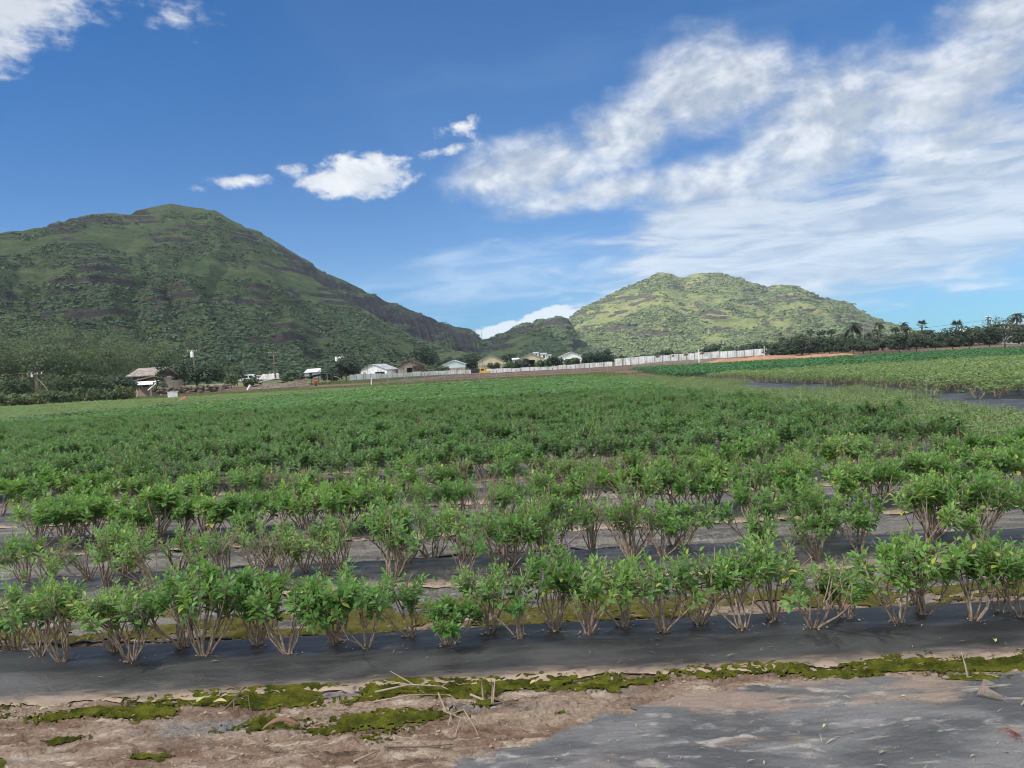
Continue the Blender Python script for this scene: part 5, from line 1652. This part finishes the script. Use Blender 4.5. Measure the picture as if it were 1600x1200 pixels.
# vehicles
def vehicle(name, label, cat, px, py, Y, L, H, body_mat, kind, rz=0.0):
    c = at(px, py, Y); t = thing(name, label, cat, c, rz); h = L / 2
    if kind == 'van':
        prof = [(-h, .35), (h * .97, .35), (h, .75), (h * .9, 1.05), (h * .62, H * .96), (h * .5, H), (-h * .93, H), (-h, H * .93)]
    else:
        prof = [(-h, .45), (h, .45), (h, 1.0), (h * .5, 1.12), (h * .34, H), (-h * .06, H), (-h * .10, 1.1), (-h, 1.1)]
    mb = MB(); mb.prism(prof, -.9, .9); me = mb.mesh("body", body_mat); b = link("body", me, t)
    mv = b.modifiers.new("b", 'BEVEL'); mv.width = .08; mv.segments = 2
    for sx in (-.62, .62):
        for sy in (-.92, .92):
            w = bpy.data.objects.new("wheel", None); COL.objects.link(w); w.parent = t; w.location = (sx * h, sy * .86, .34)
            mb = MB(); mb.tube([(0, -.1, 0), (0, .1, 0)], .34, 14); mb.build("tyre", M_DARK, w)
            mb = MB(); mb.tube([(0, -.115, 0), (0, .115, 0)], .19, 10); mb.build("rim", M_STEEL, w)
    mb = MB()
    if kind == 'van':
        mb.box(h * .2, h * .58, -.915, -.885, H * .55, H * .85); mb.box(-h * .5, h * .1, -.915, -.885, H * .58, H * .85)
        wsx = [(h * .885, 1.1), (h * .64, H * .92)]
    else:
        mb.box(0, h * .32, -.915, -.885, 1.12, H * .92)
        wsx = [(h * .5, 1.14), (h * .355, H * .95)]
    mb.build("side_window", M_GLASS, t)
    (xa, za), (xb, zb) = wsx
    mb = MB(); mb.prism([(xa + .02, za), (xa + .05, za + .02), (xb + .05, zb + .02), (xb + .02, zb)], -.75, .75); mb.build("windscreen", M_GLASS, t)
    for sy in (-.7, .55):
        mb = MB(); mb.box(h - .02, h + .03, sy, sy + .18, .72, .88); mb.build("headlight", M_WHITE, t)
    if kind == 'truck':
        mb = MB(); mb.box(-h * 1.01, -h * .14, -.93, .93, .6, 1.6); mb.build("cargo_box", M_DARK, t)
    return t


vehicle("pickup_truck", "yellow pickup truck with a dark load bed parked by the white fence", "truck", 752, 586, 196, 5.0, 1.75, simple("yellow_paint", (.55, .33, .06), .4, .1, 1), 'truck')
for i, (px, py, Y, L, H, lab) in enumerate([(388, 597, 205, 5.2, 2.0, "white van parked nearest the small round tree"), (405, 596, 215, 4.6, 1.7, "cream van parked between two white vans"), (421, 595, 210, 5.0, 1.9, "white van parked nearest the thin far pole")]):
    vehicle("parked_van", lab, "van", px, py, Y, L, H, M_CREAM if i == 1 else M_WHITE, 'van', R(180 if i == 2 else 0))

# person at the far edge
c = at(494, 606.5, 140)
t = thing("person", "person in red clothes standing on the bare earth at the field end", "person", c)
verts = [(0, 0, .86), (0, 0, 1.05), (0, 0, 1.28), (0, 0, 1.42), (0, .0, 1.50), (0, 0, 1.62), (-.1, 0, .82), (-.11, .02, .46), (-.12, 0, .06), (-.12, -.12, .03), (.1, 0, .82), (.12, -.02, .46), (.13, .03, .06), (.13, -.1, .03),
         (-.19, 0, 1.38), (-.26, .02, 1.12), (-.24, -.08, .88), (.19, 0, 1.38), (.27, .02, 1.12), (.25, -.1, .9)]
edges = [(0, 1), (1, 2), (2, 3), (3, 4), (4, 5), (0, 6), (6, 7), (7, 8), (8, 9), (0, 10), (10, 11), (11, 12), (12, 13), (3, 14), (14, 15), (15, 16), (3, 17), (17, 18), (18, 19)]
rad = [.15, .14, .16, .13, .055, .105, .095, .065, .045, .04, .095, .065, .045, .04, .06, .045, .035, .06, .045, .035]
me = bpy.data.meshes.new("body"); me.from_pydata(verts, edges, []); me.update(); me.materials.append(simple("skin", (.30, .19, .13), .6, .1, 5))
b = link("body", me, t); sk = b.modifiers.new("skin", 'SKIN'); me.skin_vertices.new() if not me.skin_vertices else None
for i, v in enumerate(me.skin_vertices[0].data): v.radius = (rad[i], rad[i] * .8); v.use_root = (i == 0)
sb = b.modifiers.new("sub", 'SUBSURF'); sb.levels = 1; sb.render_levels = 1
M_RED = simple("red_cloth", (.42, .05, .035), .8, .2, 6)
mb = MB(); mb.tube([(0, 0, .84), (0, 0, 1.0), (0, 0, 1.25), (0, 0, 1.40), (0, 0, 1.46)], [.20, .18, .21, .18, .08], 12); mb.tube([(-.17, 0, 1.4), (-.23, .01, 1.24), (-.26, .02, 1.08)], [.09, .08, .07], 8); mb.tube([(.17, 0, 1.4), (.23, .01, 1.24), (.27, .02, 1.08)], [.09, .08, .07], 8)
mb.build("shirt", M_RED, t, smooth=True)
mb = MB(); mb.tube([(-.09, 0, .9), (-.11, .02, .46), (-.12, 0, .1)], [.125, .09, .07], 9); mb.tube([(.09, 0, .9), (.12, -.02, .46), (.13, .03, .1)], [.125, .09, .07], 9); mb.build("trousers", simple("dark_trousers", (.05, .035, .04), .8, .2, 6), t, smooth=True)
mb = MB(); mb.ball((0, .015, 1.655), .112, 10, 7, (1, 1, .9)); mb.build("hair", M_DARK, t, smooth=True)

# ------------------------------------------------------------------ small things close by
M_TWIG = simple("dry_twig", (.26, .21, .15), .85, .25, 30)
M_TWIGD = simple("dark_twig", (.10, .075, .06), .85, .25, 30)


def twig(label, pts, rad, mat, branches=(), name="dry_twig"):
    """pts in photo pixels on the ground with a height in metres"""
    W = []
    for px, py, z in pts:
        x, y = gxy(px, py, 0.01); W.append(Vector((x, y, float(gz(x, y)) + z + .012)))
    o = W[0].copy()
    mb = MB(); n = len(W)
    mb.tube([w - o for w in W], [rad * (1 - .6 * i / (n - 1)) for i in range(n)], 6)
    for b in branches:
        B = []
        for px, py, z in b:
            x, y = gxy(px, py, 0.01); B.append(Vector((x, y, float(gz(x, y)) + z + .012)) - o)
        mb.tube(B, [rad * .7 * (1 - .5 * i / (len(B) - 1)) for i in range(len(B))], 5)
    return tag(mb.build(name, mat, loc=o, smooth=True), label, "twig")


twig("branched dry twig lying across the moss before the front bed", [(586, 1079, .01), (640, 1078, .03), (690, 1073, .02), (705, 1063, .03)], .006, M_TWIG, [[(640, 1078, .03), (600, 1069, .04)], [(655, 1077, .03), (610, 1062, .05)], [(690, 1073, .02), (700, 1078, .02)]])
twig("straight pale twig lying along the near side of the moss", [(583, 1094, .0), (640, 1088, .01), (695, 1083, .0)], .004, M_TWIG)
twig("forked pale twig standing up out of the dry mud", [(735, 1079, .0), (755, 1088, .01), (772, 1095, .0)], .008, M_TWIG, [[(755, 1088, .01), (752, 1075, .05), (751, 1085, .10)], [(768, 1094, .0), (770, 1080, .06), (768, 1090, .10)], [(770, 1094, .0), (774, 1082, .08)]])
twig("dark fan of rootlets beside the forked twig", [(768, 1098, .0), (790, 1094, .02), (815, 1091, .01)], .005, M_TWIGD, [[(790, 1094, .02), (808, 1098, .0)], [(780, 1096, .01), (795, 1102, .0)]])
twig("thin many-branched twig at the end of the moss patch", [(685, 1087, .03), (697, 1108, .02), (705, 1120, .01), (700, 1132, .0)], .005, M_TWIG, [[(697, 1108, .02), (712, 1112, .02), (706, 1125, .0)], [(705, 1120, .01), (725, 1118, .03), (742, 1135, .0), (747, 1146, .0)], [(703, 1116, .02), (720, 1124, .02), (710, 1145, .0)]])
twig("lone upright stick in the moss nearest the dry frond", [(1512, 1052, .0), (1508, 1045, .04), (1503, 1044, .10)], .006, M_TWIG, [[(1512, 1052, .0), (1520, 1050, .0)]])
twig("dark branched stem with leaf stubs on the moss strip", [(352, 1105, .0), (365, 1098, .03), (378, 1091, .05), (352, 1090, .09)], .006, M_TWIGD, [[(365, 1098, .03), (388, 1092, .04), (391, 1108, .0)], [(365, 1098, .03), (366, 1108, .0)]])
twig("short bent stick lying in mud below the moss patch", [(552, 1184, .0), (575, 1176, .01), (592, 1168, .0)], .005, M_TWIG)
twig("slim twig lying on the dry mud by the worn mat edge", [(600, 1166, .0), (650, 1164, .01), (708, 1158, .0)], .004, M_TWIGD)
# curled dry leaf sheath
M_SHEATH = simple("dry_sheath", (.15, .085, .055), .7, .35, 25)
x, y = gxy(440, 1136, 0); n = 24; V = []
for i in range(n):
    u = i / (n - 1) * 2 - 1; wd = .018 * (1 - abs(u) ** 2.2) + .002; hz = .038 * (1 - u * u)
    for j in range(7):
        a = (j / 6 - .5) * 2.4; V.append((u * .085, wd * math.sin(a) - .02 * u * u, hz + wd * (math.cos(a) - 1)))
o = link("dry_leaf", mesh_np("dry_leaf", V, grid_faces(n, 7), M_SHEATH, smooth=True), loc=(x, y, float(gz(x, y)) + .012)); o.rotation_euler = (0, 0, R(8))
o.modifiers.new("t", 'SOLIDIFY').thickness = .003
tag(o, "curled brown dry leaf arching over the moss patch", "dry leaf")
# dry frond at the mat
x, y = gxy(1545, 1078, 0); mb = MB(); rs = random.Random(9)
for k in range(13):
    a = k / 12
    mb.tube([(.045, .03 - .01 * a, .03), (.0 - .02 * a, .035 - .03 * a, .05 - .02 * a), (-.055 + .07 * a * a, -.01 - .05 * a, .012), (-.075 + .09 * a, -.03 - .07 * a, .004)], [.0022, .0035, .003, .001], 4)
tag(mb.build("dry_frond", simple("grey_frond", (.17, .145, .125), .8, .3, 30), loc=(x, y, float(gz(x, y)) + .008)), "grey dry fern-like frond curling on the worn mat", "dry frond")
mb = MB(); x, y = gxy(1594, 1150, 0)
for k in range(7): mb.tube([(0, 0, .005), (-.03 - .01 * k % .03, .03 - .012 * k, .02), (-.06 + .004 * k, .05 - .018 * k, .006)], [.002, .002, .001], 4)
tag(mb.build("dry_frond", simple("red_frond", (.16, .05, .04), .8, .3, 30), loc=(x, y, float(gz(x, y)) + .01)), "small dark red sprig lying on the worn mat", "sprig")


def ground_leaf(label, px, py, L, rz, mat, lift=.012):
    x, y = gxy(px, py, .02)
    n = 9; V = []
    for i in range(n):
        u = i / (n - 1); w = L * .24 * math.sin(math.pi * u ** .8) + .0006
        V += [(u * L, -w, .012 * math.sin(u * 3) + .006), (u * L, 0, .012 * math.sin(u * 3)), (u * L, w, .012 * math.sin(u * 3) + .006)]
    o = link("fallen_leaf", mesh_np("fallen_leaf", V, grid_faces(n, 3), mat, smooth=True), loc=(x, y, float(gz(x, y)) + lift)); o.rotation_euler = (0, 0, R(rz))
    tag(o, label, "leaf")


M_PALELEAF = simple("pale_leaf", (.30, .36, .13), .6, .2, 20)
M_TANLEAF = simple("tan_leaf", (.36, .30, .17), .7, .2, 20)
ground_leaf("pale green leaf lying on the black plastic between two bushes", 775, 998, .065, 8, M_PALELEAF, .016)
ground_leaf("pale green leaf on the moss beside the dark branched stem", 306, 1096, .06, 55, M_PALELEAF, .024)
ground_leaf("light green leaf at the moss strip's bare gap", 60, 1106, .04, 40, M_PALELEAF, .022)
ground_leaf("tan leaf lying on moss past the branched dry twig", 828, 1070, .05, 25, M_TANLEAF, .022)
ground_leaf("straw-coloured leaf beside the dark branched stem", 332, 1092, .075, -4, M_TANLEAF, .022)
ground_leaf("tiny pale leaf on the mat below the dusty patch", 1406, 1082, .03, -30, M_TANLEAF)
ground_leaf("tan dead leaf at the plastic's dusty foot", 1556, 1006, .035, 70, M_TANLEAF, .02)
ground_leaf("small white-green leaf on the worn mat's middle", 1285, 1126, .025, 20, M_PALELEAF)

rng = np.random.default_rng(81)
n = 2600
X = rng.uniform(-3.0, 3.0, n); Yc = 2.7 + 1.38 * rng.random(n)
k = (matmask(X, Yc) < .3) & (fbm(X * 2.2, Yc * 5, 83, 4) + rng.normal(0, .08, n) > .50) | (np.abs(Yc + SK * X - 4.05) < .025)
X, Yc = X[k], Yc[k]; n = len(X)
protos = []
for i in range(6):
    v = ICO_V * (1 + .45 * (rng.random((12, 1)) - .5)) * np.array([1.2, .9, .6]); protos.append((v, ICO_F, np.zeros(12), np.zeros(20, int)))
bx = [(o.location.x, o.location.y) for o in bpy.data.objects if o.name.startswith("crop_bush") and o.location.y < 7]
bx = np.repeat(np.array(bx), 16, 0) + rng.normal(0, .035, (len(bx) * 16, 2))
X = np.concatenate([X, bx[:, 0]]); Yc = np.concatenate([Yc, bx[:, 1]]); n = len(X)
sz = np.minimum(0.0042 * rng.lognormal(0, .5, n), .011)
lift = np.where(np.arange(n) >= n - len(bx), .012, 0)
M_CLOD = simple("clod", (.27, .205, .16), .95, .45, 60)
merge("clods", protos, np.stack([X, Yc, gz(X, Yc) + sz * .2 + lift], 1), rng.uniform(0, 6.28, n), np.stack([sz, sz], 1), [M_CLOD], "crumbs of dry mud scattered before the front bed", "mud crumbs")
n = 3200
Yc = 2.8 + 9.5 * rng.random(n) ** 1.3; X = rng.uniform(-.75, .75, n) * (Yc + .6)
V, Fc = leaves(np.stack([X, Yc, gz(X, Yc) + .016], 1), np.stack([rng.normal(0, 1, n), rng.normal(0, .6, n), rng.normal(0, .15, n)], 1), np.tile([0, 0, 1.], (n, 1)), 0.028 * rng.lognormal(0, .5, n), 0.004 * rng.lognormal(0, .5, n), LOW_T, LOW_F)
tag(link("litter", mesh_np("litter", V, Fc, simple("straw", (.25, .21, .15), .85, .4, 8))), "straw-coloured bits of dry stalk littering the bed and path", "litter", kind='stuff')

# drip hoses
M_HOSE = simple("black_hose", (.02, .02, .022), .5, .2, 10)
for k, (x0, x1, v) in enumerate([(-3.9, -1.9, 4.93), (-4.6, 1.2, ROW0 + PITCHR * 1 + .93), (-3.0, 6.0, ROW0 + PITCHR * 2 + .95), (-6, 1.0, ROW0 + PITCHR * 3 + .92)]):
    mb = MB(); P = []
    for i in range(40):
        x = x0 + (x1 - x0) * i / 39; y = v - SK * x + .04 * math.sin(x * 1.3 + k); P.append((x, y, float(gz(x, y)) + .014))
    mb.tube(P, .011, 6)
    tag(mb.build("drip_hose", M_HOSE, smooth=True), f"black drip hose lying on the path behind the {ORD[k]} bed", "hose")

# ------------------------------------------------------------------ air
if HAZE:
    mb = MB(); mb.box(-3450, 3450, -1100, 3300, -20, 420)
    m = bpy.data.materials.new("haze_air"); m.use_nodes = True; t = NT(m.node_tree); t.n.clear()
    out = t.node('ShaderNodeOutputMaterial'); pv = t.node('ShaderNodeVolumePrincipled')
    pv.inputs['Color'].default_value = (0.62, 0.78, 1.0, 1); pv.inputs['Density'].default_value = HAZE
    t.l.new(pv.outputs[0], out.inputs['Volume'])
    tag(mb.build("haze", m), kind='stuff')
